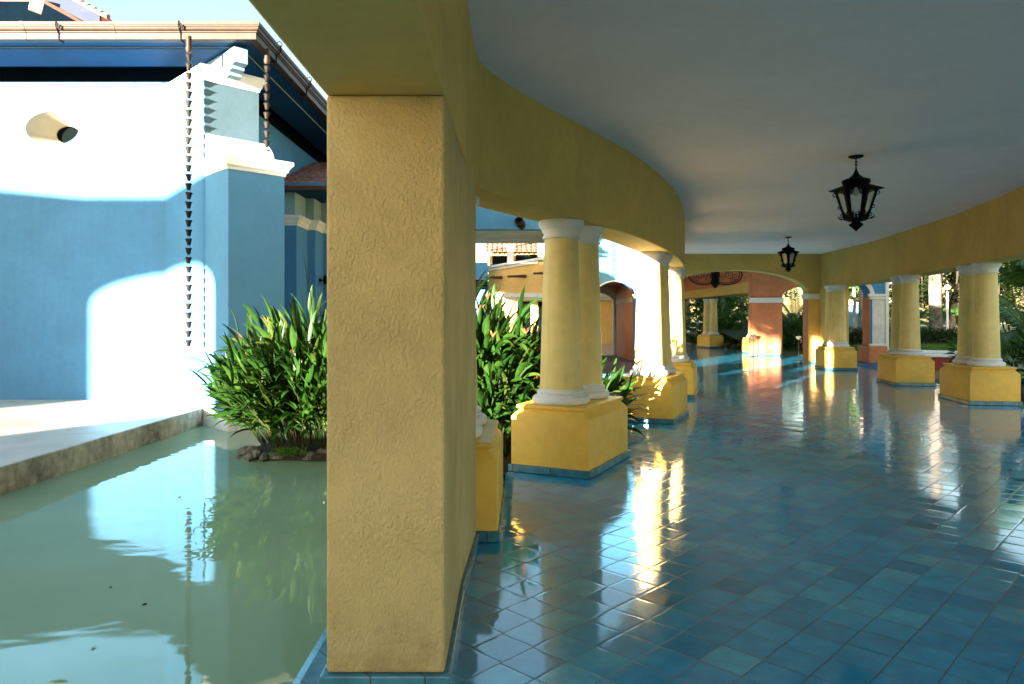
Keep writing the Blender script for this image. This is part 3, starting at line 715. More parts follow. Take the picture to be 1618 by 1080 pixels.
# lanterns ----------------------------------------------------------
def make_lantern():
    root = thing('lantern', '', '', (0,0,0))
    def B_(mb, nm, mt, **k): return mb.build(nm, mt, root, local=True, **k)
    mb = MB(); mb.lathe([(.085, 0), (.085, -.008), (.06, -.022), (.02, -.03)][::-1], 20); B_(mb, 'ceiling_plate', 'iron', smooth=True)
    mb = MB()
    for k, zc in enumerate((-.05, -.085, -.12)):
        pts = []
        for q in range(14):
            a = 2*pi*q/14; u = .014*cos(a); v = .024*sin(a)
            pts.append((u if k % 2 == 0 else 0, u if k % 2 else 0, zc+v))
        mb.tube(pts, .0045, 5, True)
    B_(mb, 'chain', 'iron', smooth='all')
    mb = MB()
    mb.lathe([(.008, -.138), (.014, -.17), (.035, -.215), (.075, -.25), (.115, -.275)][::-1], 6)
    mb.lathe([(.135, -.345), (.150, -.325), (.158, -.30), (.150, -.282), (.118, -.270)], 24)
    mb.build('crown', 'iron', root, local=True, smooth=True)
    mb = MB(); mb.lathe([(.12, -.335), (.19, -.352), (.30, -.390), (.298, -.398), (.19, -.376), (.12, -.36)][::-1], 6, cap=False)
    B_(mb, 'brim', 'iron')
    zt, zb_, rt, rb = -.375, -.735, .235, .125
    mb = MB()
    for k in range(6):
        a = pi/3*k
        p0 = Vector((rt*cos(a), rt*sin(a), zt)); p1 = Vector((rb*cos(a), rb*sin(a), zb_))
        mb.tube([p0, p1], .009, 4)
    # fretwork on each side: shaped strips top and bottom
    for k in range(6):
        a0, a1 = pi/3*k, pi/3*(k+1)
        def P(u, t):
            r = rt + (rb-rt)*t; z = zt + (zb_-zt)*t
            p = Vector((r*cos(a0), r*sin(a0), z)).lerp(Vector((r*cos(a1), r*sin(a1), z)), u)
            return p
        steps = [(0, .62), (.16, .56), (.16, .40), (.24, .30), (.34, .22), (.44, .13), (.5, .10)]
        full = steps + [(1-u, t) for u, t in steps[::-1][1:]]
        for (u0, t0), (u1, t1) in zip(full, full[1:]):
            n_ = Vector((cos((a0+a1)/2), sin((a0+a1)/2), .3)).normalized()*.003
            # frame strips along both posts and the arched head
        for u0, u1 in ((0, .20), (.80, 1)):
            q = [P(u0, 0), P(u1, 0), P(u1, 1), P(u0, 1)]
            n_ = (q[1]-q[0]).cross(q[3]-q[0]).normalized()*.003
            mb.add([v+n_ for v in q] + [v-n_ for v in q], [(0,1,2,3), (7,6,5,4), (0,4,5,1), (1,5,6,2), (2,6,7,3), (3,7,4,0)])
        K = 8
        for j in range(K):
            u0, u1 = .17+.66*j/K, .17+.66*(j+1)/K
            um = (u0+u1)/2; tt = .07 + .16*abs((um-.5)*2)**1.5
            q = [P(u0, 0), P(u1, 0), P(u1, tt), P(u0, tt)]
            n_ = (q[1]-q[0]).cross(q[3]-q[0]).normalized()*.003
            mb.add([v+n_ for v in q] + [v-n_ for v in q], [(0,1,2,3), (7,6,5,4), (0,4,5,1), (1,5,6,2), (2,6,7,3), (3,7,4,0)])
            tb = .88 - .14*abs((um-.5)*2)**1.2
            q = [P(u0, tb), P(u1, tb), P(u1, 1), P(u0, 1)]
            if j not in (2, 5):
                mb.add([v+n_ for v in q] + [v-n_ for v in q], [(0,1,2,3), (7,6,5,4), (0,4,5,1), (1,5,6,2), (2,6,7,3), (3,7,4,0)])
        c = P(.5, .76); e1 = (P(.6, .76)-P(.4, .76)).normalized(); e2 = (P(.5, .9)-P(.5, .6)).normalized()
        mb.tube([c + e1*(.034*cos(t)) + e2*(.03*sin(t)) for t in [pi*q/8 for q in range(9)]], .005, 4)
    for k in range(6):
        a = pi/3*k; e = Vector((cos(a), sin(a), 0)); u = Vector((0, 0, 1))
        for (rr0, zz, s, rad) in ((.20, -.44, 1, .030), (.155, -.60, -1, .024), (.125, -.69, 1, .026)):
            c = e*(rr0+rad*.9) + u*zz
            mb.tube([c + e*(rad*(1-.5*q/14)*cos(s*2*pi*.85*q/14+pi)) + u*(rad*(1-.5*q/14)*sin(s*2*pi*.85*q/14+pi)) for q in range(15)], .0055, 4)
        mb.tube([e*.15 + u*-.738, e*.185 + u*-.725, e*.195 + u*-.70], [.012, .009, .003], 5)
    B_(mb, 'cage', 'iron')
    mb = MB(); mb.lathe([(rt-.012, zt-.01), (rb-.01, zb_)][::-1], 6, cap=False); B_(mb, 'pane', 'glass')
    mb = MB(); mb.lathe([(.05, -.775), (.10, -.762), (.15, -.742), (.152, -.735), (.12, -.728), (.03, -.725)], 6); B_(mb, 'bottom_ring', 'iron')
    mb = MB(); pf = [(.003, -.885), (.028, -.86), (.058, -.832), (.078, -.815), (.076, -.80), (.055, -.785), (.035, -.775), (.05, -.765)]
    mb.lathe(pf, 20); B_(mb, 'finial', 'iron', smooth=True)
    mb = MB(); mb.lathe([(.012, -.36), (.02, -.40), (.035, -.43), (.03, -.46), (.012, -.475)][::-1], 14); B_(mb, 'bulb', 'globe', smooth=True)
    return root
ln = make_lantern()
x1_, y1_ = 4.05, 8.53
ln.location = (x1_, y1_, czl(x1_, y1_)-.002); ln.rotation_euler.z = radians(34.6)
tag(ln, 'nearer and larger black iron lantern hanging from the ceiling', 'lantern', 'black iron lanterns')
l2 = copy_tree(ln); l2.location = (rx(1245.5, 18.1), 18.1, czl(0, 18.1)-.002); l2.rotation_euler.z = radians(9.1)
tag(l2, 'smaller black iron lantern farther down the walkway before the end wall', 'lantern', 'black iron lanterns')
# ================================================================== left side: terrace, blue building
mb = MB(); mb.box(-30, -6, -.6, -5.165, 13.3, 0.0); struct(mb, 'terrace', 'terrace')
mb = MB(); mb.box(-5.163, -6, -.6, -5.13, 12.06, -.002); struct(mb, 'terrace_edge', 'concrete')

WALL = 13.3
bb = thing('blue_building', 'sky blue house with copper gutter, oval window and diagonal corner buttress beside the pool', 'building', (-8, 14, 0))
def oval_wall():
    mb = MB(); cx, cz = -8.44, 4.98; a, b = .49, .31; ai, bi = .225, .165; d = .5
    x0, x1, z0, z1 = -9.2, -7.7, 4.45, 5.52; X0, X1, Z1 = -17.0, -5.4, 5.90; n_ = 48
    # four plain panels round the hole panel
    for q in ((X0, 0, x0, Z1), (x1, 0, X1, Z1), (x0, 0, x1, z0), (x0, z1, x1, Z1)):
        mb.add([(q[0], WALL, q[1]), (q[2], WALL, q[1]), (q[2], WALL, q[3]), (q[0], WALL, q[3])], [(0,1,2,3)])
    outer = []; ring = []; inner = []
    for k in range(n_):
        t = 2*pi*k/n_ + pi/4; c, s = cos(t), sin(t)
        # point on rectangle along the same angle index
        m_ = max(abs(c), abs(s)); outer.append((((x0+x1)/2 + c/m_*(x1-x0)/2), WALL, ((z0+z1)/2 + s/m_*(z1-z0)/2)))
        ring.append((cx + a*c, WALL, cz + b*s)); inner.append((cx + .0 + ai*c, WALL+d, cz + bi*s))
    vs = outer + ring + inner; fs = []
    mid = []
    for k in range(n_):
        k2 = (k+1) % n_
        fs += [(k, k2, n_+k2, n_+k)]
    mb.add(vs, fs)
    return mb, [(p[0], WALL+d-.01, p[2]) for p in inner]
mb, rim = oval_wall(); mb.build('front_wall', 'blue', bb, smooth=True, recalc=False)
mb = MB(); n_ = len(rim); ring_ = [(-8.44 + .493*cos(2*pi*k/n_+pi/4), WALL-.002, 4.98 + .313*sin(2*pi*k/n_+pi/4)) for k in range(n_)]; mb.add([tuple(v) for v in ring_] + [(x, WALL+.49, z) for x, y, z in rim], [(k, (k+1) % n_, n_+(k+1) % n_, n_+k) for k in range(n_)]); mb.build('window_reveal', 'reveal', bb, smooth=True)
mb = MB(); mb.add([(x, WALL+.49+.03, z) for x, y, z in rim] , [tuple(range(len(rim)))]); mb.build('oval_window', 'darkwin', bb)
mb = MB(); mb.prism([(-5.7, WALL+.003), (-5.4, WALL+.003), (-5.4, 26), (-5.7, 26)], 0, 5.90); mb.build('side_wall', 'blue', bb)
# buttress in its own diagonal frame
O = Vector((-5.10, 12.02, 0)); dl = Vector((.7071, -.7071, 0)); dr = Vector((.7071, .7071, 0))
TB = Matrix(((dl.x, dr.x, 0, O.x), (dl.y, dr.y, 0, O.y), (0, 0, 1, 0), (0, 0, 0, 1)))
def tf(l, r): p = O + dl*l + dr*r; return (p.x, p.y)
bt = MB(); bt.prism([(-1.95, 0), (0, 0), (0, .943), (-1.2, .943)], 0, 5.46, TB); bu = bt.build('buttress', 'blue_rough', bb, bevel=.01)
bt = MB(); bt.prism([(.001, .003), (.005, .003), (.005, .940), (.001, .940)], 4.3, 5.455, TB); bt.build('buttress_side', 'blue_dimmed', bu)  # thin overlay whose darker colour dims the grazing sun on this face
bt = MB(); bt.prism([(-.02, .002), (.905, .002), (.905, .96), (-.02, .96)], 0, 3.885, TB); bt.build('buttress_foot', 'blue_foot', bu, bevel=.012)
cp = [(0, -.24), (.012, -.24), (.02, -.20), (.045, -.17), (.055, -.13), (.085, -.09), (.11, -.06), (.11, -.01), (.10, 0), (0, 0)]
def cornice(path, z, parent, name='cornice'):
    m_ = MB(); m_.sweep(path, [(o, z+h) for o, h in cp]); return m_.build(name, 'white', parent, bevel=.003)
cornice([tf(-1.9, 0), tf(0, 0), tf(0, .943), tf(-.8, .943)], 5.68, bu)
bt = MB(); bt.prism([(-1.9, -.0), (.0, -.0), (.0, .943), (-.8, .943)], 5.461, 5.675, TB); bt.build('cap', 'white', bu)
cornice([tf(0.01, 0), tf(.905, 0), tf(.905, .96), tf(0.01, .96)], 4.085, bu)
bt = MB(); bt.prism([(0.01, 0), (.905, 0), (.905, .96), (.01, .96)], 3.886, 4.08, TB); bt.build('cap', 'white', bu)
bt = MB(); prof = [(0.0, 4.082)] + [(.56*cos(pi/2*k/10), 4.082 + .46*sin(pi/2*k/10)) for k in range(11)]
vs = []; m_ = len(prof)
for r in (.004, .955):
    for l, z in prof: x, y = tf(l, r); vs.append((x, y, z))
bt.add(vs, [tuple(range(m_)), tuple(range(m_, 2*m_))[::-1]] + [(k, (k+1) % m_, m_+(k+1) % m_, m_+k) for k in range(m_)])
bt.build('rounded_cap', 'white', bu, smooth=True)
bt = MB(); bt.prism([(-.3, -.02), (.93, -.02), (.93, 1.6), (-.3, 1.6)], -.6, -.002, TB); bt.build('base', 'white', bu, bevel=.01)
# rafter tail on the corner
rt_ = MB()
pf = [(-1.6, 5.99), (.42, 5.99), (.42, 5.74), (.30, 5.72), (.30, 5.66), (.20, 5.63), (.20, 5.57), (.06, 5.55), (0, 5.70), (-.02, 5.74), (-1.6, 5.74)]
vs = []
for r in (.33, .56):
    for l, z in pf: x, y = tf(l-.02, r); vs.append((x, y, z))
m_ = len(pf); rt_.add(vs, [tuple(range(m_)), tuple(range(m_, 2*m_))[::-1]] + [(k, (k+1) % m_, m_+(k+1) % m_, m_+k) for k in range(m_)])
rt_.build('rafter_tail', 'blue_pale', bb, bevel=.006)
# eaves
ev = [(-17, 11.92), (-4.30, 11.92), (-4.30, 30)]
def band(x_out, y_out, x_in, y_in, zo, zi):
    return [(-17, y_out, zo), (x_out, y_out, zo), (x_out, 30, zo), (x_in, 30, zi), (x_in, y_in, zi), (-17, y_in, zi)], [(0,1,4,5), (1,2,3,4)]
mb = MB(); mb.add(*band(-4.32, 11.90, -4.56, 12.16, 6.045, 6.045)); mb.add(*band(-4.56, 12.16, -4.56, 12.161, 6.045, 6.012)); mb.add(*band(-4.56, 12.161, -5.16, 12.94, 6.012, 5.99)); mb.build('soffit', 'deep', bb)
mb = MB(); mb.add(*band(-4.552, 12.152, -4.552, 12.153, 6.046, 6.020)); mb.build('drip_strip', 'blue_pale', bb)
mb = MB(); mb.add(*band(-5.16, 12.941, -5.16, 12.942, 5.99, 6.10)); mb.add(*band(-5.16, 12.942, -5.385, 13.285, 6.08, 6.06)); mb.box(-17, 13.26, 5.835, -5.37, 13.297, 6.2); mb.box(-5.398, 13.29, 5.835, -5.36, 26, 6.2); mb.build('eave_shade_board', 'navy', bb)  # near-black boards painted where the eave gap lies in shade
mb = MB(); mb.sweep(ev, [(-.04, 6.05), (0, 6.05), (0, 6.28), (-.04, 6.28)]); mb.build('fascia', 'deep', bb)
gp = [(0, 6.03), (.125, 6.03), (.13, 6.035), (.13, 6.135), (.150, 6.14), (.150, 6.155), (.155, 6.16), (.175, 6.175), (.185, 6.20), (.185, 6.215), (.200, 6.22), (.200, 6.235), (.21, 6.24), (.21, 6.29), (0, 6.29)]
mb = MB(); mb.sweep([(-17, 11.915), (-4.295, 11.915), (-4.295, 30)], gp); gut = mb.build('gutter', 'copper', bb)
mb = MB()
def strap(p, out):
    pts = []
    for o, z in [(-.0, 6.30), (.12, 6.315), (.215, 6.30), (.222, 6.23), (.20, 6.19), (.165, 6.15), (.14, 6.12), (.137, 6.02), (.0, 6.02)]:
        pts.append((p[0] + out[0]*o, p[1] + out[1]*o, z))
    return pts
for px in (88, 282):
    x = rx(px, 11.7); m1 = MB(); m1.tube(strap((x, 11.915), (0, -1)), .009, 5); m1.tube([(x+.0, 11.73, 6.29), (x+.03, 11.69, 6.24), (x+.07, 11.695, 6.22), (x+.05, 11.70, 6.17)], .016, 5)
    m1.build('bracket', 'iron', gut)
for px in (443, 490):
    y = -4.09*F/(px-CX); m1 = MB(); m1.tube(strap((-4.295, y), (1, 0)), .012, 5)
    m1.tube([(-4.11+.05*cos(t), y, 6.33+.05*sin(t)) for t in [2*pi*k/12 for k in range(12)]], .010, 5, True); m1.build('bracket', 'iron', gut)
for px in (176, 33): 
    x = rx(px, 11.7); m1 = MB(); m1.sweep([(x-.03, 11.913), (x+.03, 11.913)], [(o+.004 if o > 0 else 0, z + (.003 if z > 6.2 else -.003)) for o, z in gp]); m1.build('gutter_joint', 'copper', gut)
# roof of the house
mb = MB(); zc = 6.31
mb.add([(-17, 11.75, zc), (-4.13, 11.75, zc), (-4.13, 30, zc), (-9.5, 17.2, zc+1.05), (-17, 17.2, zc+1.05), (-9.5, 30, zc+1.05)], [(0,1,3,4), (1,2,5,3)])
mb.add([(-17, 11.75, zc-.01), (-4.13, 11.75, zc-.01), (-4.13, 30, zc-.01), (-17, 30, zc-.01)], [(3,2,1,0)])
mb.add([(-17, 30, zc), (-4.13, 30, zc), (-9.5, 30, zc+1.05), (-17, 30, zc+1.05)], [(0,1,2,3)])
mb.build('roof', 'roof', bb)

def tile_field(mb, x0, x1, y0, z0, y1, z1, pitch=.19, amp=.045, course=.36, T=None):
    """barrel tiles: grid draped on the slope from (y0,z0) up to (y1,z1)"""
    L = sqrt((y1-y0)**2 + (z1-z0)**2); nc = max(1, int(L/course)); nx = int((x1-x0)/pitch*8)
    ny, nz_ = -(z1-z0)/L, (y1-y0)/L
    for c in range(nc):
        vs = []; fs = []
        for j, (t, lift) in enumerate(((c/nc, .045), ((c+1.06)/nc, .012), (c/nc, .028), ((c+1.06)/nc, -.008))):
            for i in range(nx+1):
                x = x0 + (x1-x0)*i/nx; ph = (x-x0)/pitch*2*pi
                h = lift + amp*(abs(cos(ph/2))**.7 if True else 0) + .006*sin(x*37+c*5)
                vs.append(Vector((x, y0+(y1-y0)*t + ny*h, z0+(z1-z0)*t + nz_*h)))
        w_ = nx+1
        for i in range(nx):
            fs += [(i, i+1, w_+i+1, w_+i), (i, 2*w_+i, 2*w_+i+1, i+1)]
        if T: vs = [T @ v for v in vs]
        mb.add(vs, fs)
# lower annex with tiled eave and stepped walls
an = thing('annex', 'low side wing with clay tiled eave and stepped pale blue walls behind the corner buttress', 'building', (-4.8, 18, 0))
mb = MB(); tile_field(mb, -5.38, -1.6, 16.45, 4.52, 19.9, 5.72); mb.build('tile_roof', 'roof', an, smooth=True, recalc=False)
mb = MB(); mb.box(-5.38, 16.55, 4.44, -1.6, 16.62, 4.52); mb.build('eave_board', 'wood', an)
mb = MB(); mb.box(-5.38, 16.62, 4.46, -1.6, 22, 4.50); mb.build('eave_soffit', 'deep', an)
stp = [(-5.39, 17.0), (-5.05, 17.0), (-5.05, 17.9), (-4.85, 17.9), (-4.85, 18.6), (-4.60, 18.6), (-4.60, 19.4), (-3.9, 19.4), (-3.9, 23.4)]
mb = MB(); mb.prism(stp + [(-5.39, 23.4)], -.6, 3.68); mb.build('wall', 'blue', an, bevel=.01)
mb = MB(); mb.prism([(x-.06, y+.06) for x, y in stp[1:]] + [(-5.39, 23.4), (-5.39, 17.06)], 3.9, 4.46); mb.build('upper_wall', 'blue_pale', an)
m_ = MB(); m_.sweep(stp, [(o, 3.91+h) for o, h in cp]); m_.build('cornice', 'offwhite', an)
mb = MB(); mb.prism([(x-.01, y+.01) for x, y in stp[1:]] + [(-5.39, 23.4), (-5.39, 17.01)], 3.681, 3.899); mb.build('frieze', 'offwhite', an)
wl = thing('wall_lamp', 'small black drum lamp on the blue wall right above the reed like plant tips', 'lamp', (-4.85, 18.2, 2.45))
Tm = Matrix.Translation((-4.845, 18.25, 2.45)) @ Matrix.Rotation(pi/2, 4, 'Y')
mb = MB(); mb.lathe([(.05, 0), (.05, .03), (.02, .035), (.02, .12)], 14, T=Tm); mb.build('arm', 'iron', wl, smooth=True)
Tm = Matrix.Translation((-4.66, 18.25, 2.35))
mb = MB(); mb.lathe([(.085, 0), (.095, .02), (.095, .19), (.07, .22)], 18, T=Tm); mb.build('drum', 'iron', wl, smooth=True)

# upper gable above the gutter, top left
ug = thing('upper_gable', 'corner of an upper gabled roof with clay tile edge showing above the copper gutter', 'roof', (-9.5, 15, 7))
s_ = -.545
def gx(x): return 7.44 + (x+8.53)*s_
y_ = 14.5
mb = MB(); vs = []
for x, o in ((-12.5, 0), (-8.25, 0)):
    vs += [(x, y_, gx(x)-.02), (x, y_, gx(x)+.27), (x, y_+.06, gx(x)+.27), (x, y_+.06, gx(x)-.02)]
mb.add(vs, [(0,1,2,3), (7,6,5,4), (0,4,5,1), (1,5,6,2), (2,6,7,3), (3,7,4,0)]); mb.build('rake_board', 'rake', ug)
mb = MB()
for k in range(34):          # tile ends stepping down the rake
    x = -12.4 + k*.128
    Tm = Matrix.Translation((x, y_-.02, gx(x)+.31)) @ Matrix.Rotation(atan2(-s_, 1), 4, 'Y') @ Matrix.Rotation(radians(-6), 4, 'Y')
    prof = [(.02+.075*cos(t), .02+.06*sin(t)) for t in [pi*q/6 for q in range(7)]]
    vs = []
    for xx in (-.085, .075):
        r_ = .075 if xx > 0 else .062
        for q in range(7): t = pi*q/6; vs.append(Tm @ Vector((xx, .06 - r_*cos(t), r_*.9*sin(t))))
    mb.add(vs, [(q, q+1, 7+q+1, 7+q) for q in range(6)] + [tuple(range(7)), tuple(range(7, 14))[::-1]])
vs = []
for x in (-12.5, -8.1): vs += [(x, y_-.03, gx(x)+.272), (x, y_-.03, gx(x)+.32), (x, 21, gx(x)+.32), (x, 21, gx(x)+.272)]
mb.add(vs, [(0,1,2,3), (7,6,5,4), (0,4,5,1), (1,5,6,2), (2,6,7,3), (3,7,4,0)]); mb.build('tile_edge', 'roof', ug)
mb = MB(); mb.add([(-12.5, 15.6, 6.4), (-8.3, 15.6, 6.4), (-8.3, 15.6, 7.3), (-12.5, 15.6, gx(-12.5))], [(0,1,2,3)]); mb.build('gable_wall', 'navy', ug)
mb = MB(); mb.box(-13, 15.0, 7.38, -9.75, 15.2, 7.52); mb.box(-13, 15.03, 7.53, -9.78, 15.17, 7.66); mb.build('ridge_moulding', 'clay_dark', ug, bevel=.03, seg=3)
mb = MB(); mb.box(-13, 14.52, 7.86, -9.38, 14.56, 7.93); mb.build('tie_board', 'white', ug)
mb = MB(); Tm = Matrix.Translation((-9.37, 14.3, 7.72)) @ Matrix.Rotation(radians(14), 4, 'Y') @ Matrix.Rotation(radians(35), 4, 'Z'); mb.box(-.11, -.12, -.17, .11, .12, .13, Tm); mb.build('rafter_end', 'white', ug, bevel=.01)

# rain chains
def rain_chain(x, y, ztop, ncup, gap, label):
    root = thing('rain_chain', label, 'rain chain', (x, y, ztop), 'copper cup rain chains hanging from the gutter')
    mb = MB(); mb.lathe([(.036, -.20), (.050, -.165), (.052, -.12), (.040, -.115), (.044, -.02), (.044, .06)], 20, (x, y, ztop)); mb.build('funnel', 'copper', root, smooth=True)
    cup = None; rnd = random.Random(int(abs(x)*100)); z = ztop - .25
    wires = MB()
    for k in range(ncup):
        if cup is None:
            mb = MB(); mb.lathe([(.012, -.098), (.024, -.096), (.028, -.086), (.041, -.03), (.050, -.002), (.056, 0), (.056, .008), (.049, .008), (.044, -.01), (.024, -.08), (.004, -.082)], 16, (0,0,0))
            cup = mb.build('cup', 'bronze', root, smooth=True, local=True); c_ = cup
        else:
            c_ = cup.copy(); C.objects.link(c_); c_.parent = root
        dx, dy = rnd.uniform(-.004, .004), rnd.uniform(-.004, .004)
        c_.location = (dx, dy, z - ztop); c_.rotation_euler = (rnd.uniform(-.07, .07), rnd.uniform(-.07, .07), rnd.uniform(0, 6))
        for s in (-1, 1): wires.tube([(x+s*.040, y, z), (x+s*.004, y, z+gap-.088)], .0022, 4)
        z -= gap
    wires.build('link', 'bronze', root)
    return root
rain_chain(-5.26, 11.79, 6.02, 32, .1495, 'long copper cup rain chain in front of the buttress corner, nearer the left')
rain_chain(-4.175, 12.34, 6.02, 24, .158, 'second rain chain behind the buttress corner, ending behind its rounded cap')

# ================================================================== water side planting
def blade(mb, base, d, L, W, droop, rnd, fold=.35, segs=7, stalk=.12):
    p = Vector(base); d = Vector(d).normalized(); up = Vector((0,0,1))
    side = d.cross(up)
    if side.length < .1: side = Vector((rnd.uniform(-1,1), rnd.uniform(-1,1), 0))
    side.normalize(); tw = rnd.uniform(-.9, .9)
    vs = []; st = L/segs
    for i in range(segs+1):
        t = i/segs
        wv = W * (max(0.0, sin(pi*min(1, max(0, (t-stalk)/(1-stalk)))**.85))**.75) if t > stalk else W*.06
        if i == segs: wv = .001
        n = side.cross(d).normalized(); sd = (side*cos(tw) + n*sin(tw))
        nn = sd.cross(d).normalized()
        vs += [p - sd*wv*.5 + nn*wv*fold*.5, p, p + sd*wv*.5 + nn*wv*fold*.5]
        p = p + d*st
        d = (d + Vector((0,0,-1))*droop*st*(.4+1.6*t)).normalized()
        side = (side - d*side.dot(d)).normalized()
    fs = []
    for i in range(segs):
        a = 3*i; fs += [(a, a+1, a+4, a+3), (a+1, a+2, a+5, a+4)]
    mb.add(vs, fs)
def ginger(label, center, rx_, ry_, ztop, zbase, nst, seed, loc=None, nflower=10, lowmin=.1, bias=0.0):
    rnd = random.Random(seed)
    root = thing('flowering_bush', label, 'bush', (center[0], center[1], zbase))
    lf, stm, fl = MB(), MB(), MB()
    H = ztop - zbase
    flowers = []
    for s in range(nst):
        az = rnd.uniform(0, 2*pi); u = sqrt(rnd.random())
        b = Vector((center[0] + cos(az)*u*rx_*.55, center[1] + sin(az)*u*ry_*.55, zbase))
        hh = H * (1 - .50*u**2.2) * rnd.uniform(.62, 1.0)
        lean = u*rnd.uniform(.45, .95)
        top = Vector((center[0] + cos(az)*rx_*(u*.55 + lean*.42) + bias*rnd.random(), center[1] + sin(az)*ry_*(u*.55 + lean*.42), zbase + hh*.78))
        pts = []
        for k in range(7):
            t = k/6; p = b.lerp(top, t); p.z = b.z + (top.z-b.z)*(t**.85); p += Vector((rnd.uniform(-.01,.01), rnd.uniform(-.01,.01), 0)); pts.append(p)
        stm.tube(pts, [.008-.004*k/6 for k in range(7)], 4)
        sd = (pts[-1]-pts[-3]).normalized()
        outv = Vector((cos(az), sin(az), 0))
        ra = rnd.uniform(0, pi); nl = rnd.randint(6, 9)
        for k in range(nl):
            t = .16 + .84*k/(nl-1); i = min(5, int(t*6)); p = pts[i].lerp(pts[i+1], t*6-i)
            a = ra + (pi if k % 2 else 0) + rnd.uniform(-.5, .5)
            sv = Vector((cos(a), sin(a), 0))
            upw = .55 + 1.0*t
            d = sv*(.75 - .35*t) + Vector((0,0,1))*upw*rnd.uniform(.5, 1.1) + sd*.35 + outv*(.25 + .45*u)*rnd.uniform(.3, 1.2)
            L = rnd.uniform(.30, .56)*(1.05 if t > .5 else .9)
            blade(lf, p, d, L, rnd.uniform(.042, .08), rnd.uniform(.4, 2.8) + (1.5 if t < .5 else 0), rnd, fold=rnd.uniform(.2, .5))
        if rnd.random() < .5: flowers.append((pts[-1], sd))
    # low skirt leaves hanging outward
    for s in range(int(nst*2.2)):
        az = rnd.uniform(0, 2*pi); r = rnd.uniform(.45, .8)
        p = Vector((center[0]+cos(az)*rx_*r, center[1]+sin(az)*ry_*r, zbase + H*rnd.uniform(lowmin, .55)))
        d = Vector((cos(az), sin(az), rnd.uniform(.1, 1.1)))
        blade(lf, p, d, rnd.uniform(.3, .52), rnd.uniform(.04, .075), rnd.uniform(1.5, 4), rnd, fold=rnd.uniform(.2, .5))
    rnd.shuffle(flowers)
    for p, sd in flowers[:nflower]:
        q = p + Vector((rnd.uniform(-.12,.12), -abs(rnd.uniform(0,.2)), rnd.uniform(.0, .22)))
        stm.tube([p, q], .004, 4)
        fl = MB()
        for k in range(7):
            a = rnd.uniform(0, 2*pi); blade(fl, q, (cos(a)*.7, sin(a)*.7, .9), rnd.uniform(.06, .11), .016, 0, rnd, segs=3, stalk=.05)
        fl.build('flower', 'flower', root, recalc=False)
    lf.build('foliage', 'leaf', root, smooth='all', recalc=False); stm.build('stems', 'stem', root)
    return root
ginger('lush lance leaved bush on the rock islet in the pool, left of the big pier', (-2.55, 9.6), 1.42, 1.0, 1.98, -.15, 290, 3, nflower=10, bias=-.25)
ginger('tall green bush with orange red flowers between the pier and nearest full column pair', (-.50, 8.75), 1.10, .8, 2.22, -.12, 230, 11, nflower=34)
ginger('arching green bush leaning out between the nearest two full column pairs', (.70, 9.55), 1.0, .75, 1.12, -.12, 55, 21, nflower=3)
# tall thin reed tips
rd = random.Random(5); mb = MB()
rt = thing('reeds', 'few thin pale reed blades rising above the islet bush beside the pier', 'reeds', (-2.5, 9.5, 0))
for (px, py, ln_) in ((494, 430, .5), (500, 455, .6), (477, 400, .55), (483, 440, .45), (470, 455, .4)):
    x = rx(px, 9.4); z = rz(py, 9.4); blade(mb, (x+.10, 9.4, z-ln_*1.15), (-.12, 0, 1), ln_*1.2, .012, .05, rd, segs=6)
mb.build('blade', 'leaf', rt, recalc=False)
def rock(mb, c, r, seed, flat=.6):
    rnd = random.Random(seed); S = 10; R = 7; vs = []; fs = []
    off = [rnd.uniform(0, 10) for _ in range(6)]
    for i in range(R+1):
        th = pi*i/R
        for k in range(S):
            ph = 2*pi*k/S; q = 1 + .22*sin(ph*2+off[0]) + .15*sin(ph*3+off[1]+th*2) + rnd.uniform(-.10, .10)
            vs.append((c[0]+r[0]*q*sin(th)*cos(ph), c[1]+r[1]*q*sin(th)*sin(ph), c[2]+r[2]*cos(th)*(1+rnd.uniform(-.1,.1))))
    for i in range(R):
        for k in range(S): fs.append((i*S+k, (i+1)*S+k, (i+1)*S+(k+1) % S, i*S+(k+1) % S))
    mb.add(vs, fs)
isl = thing('rock_islet', 'low rocky islet in the pool carrying the bush left of the pier', 'rocks', (-2.5, 9.6, -.3))
rd = random.Random(8)
mb = MB(); mb.prism([(-3.45+.0, 9.5), (-3.2, 9.12), (-2.4, 9.0), (-1.5, 9.1), (-1.2, 9.7), (-1.6, 10.3), (-2.6, 10.45), (-3.3, 10.1)], -.6, -.20); mb.build('soil', 'soil', isl, bevel=.04)
mb = MB()
x = -3.55
while x < -1.3:
    w_ = rd.uniform(.09, .24)
    rock(mb, (x+w_/2, 9.14 + (.28 if x < -3.35 else 0) + rd.uniform(-.05, .05), -.235+rd.uniform(-.02, .03)), (w_*.62, .12, rd.uniform(.05, .085)), rd.randint(0, 999))
    if rd.random() < .6: rock(mb, (x+w_/2, 9.12+rd.uniform(0, .1), -.31), (w_*.7, .13, .06), rd.randint(0, 999))
    x += w_*.85
mb.build('edge_rocks', 'rock', isl, smooth=True)
mb = MB()
for k in range(420):
    x = rd.gauss(-2.78, .09); blade(mb, (x, 9.04+rd.uniform(-.05, .05), -.22+rd.uniform(0, .08)), (rd.uniform(-1,1), rd.uniform(-1,.2), rd.uniform(0,1)), .05, .016, 1, rd, segs=2, stalk=.05)
mb.build('moss', 'hedgeleaf', isl, recalc=False)
pl = thing('planting_bed', 'dark soil bed at the pool edge under the flowering bush behind the columns', 'bed', (-.3, 8.8, -.3))
mb = MB(); mb.prism([(-1.6, 7.7), (-.25, 7.15), (.30, 8.2), (.75, 9.4), (1.25, 10.5), (.8, 11), (-1.6, 10.4)], -.6, -.12); mb.build('soil', 'soil', pl, bevel=.04)
mb = MB()
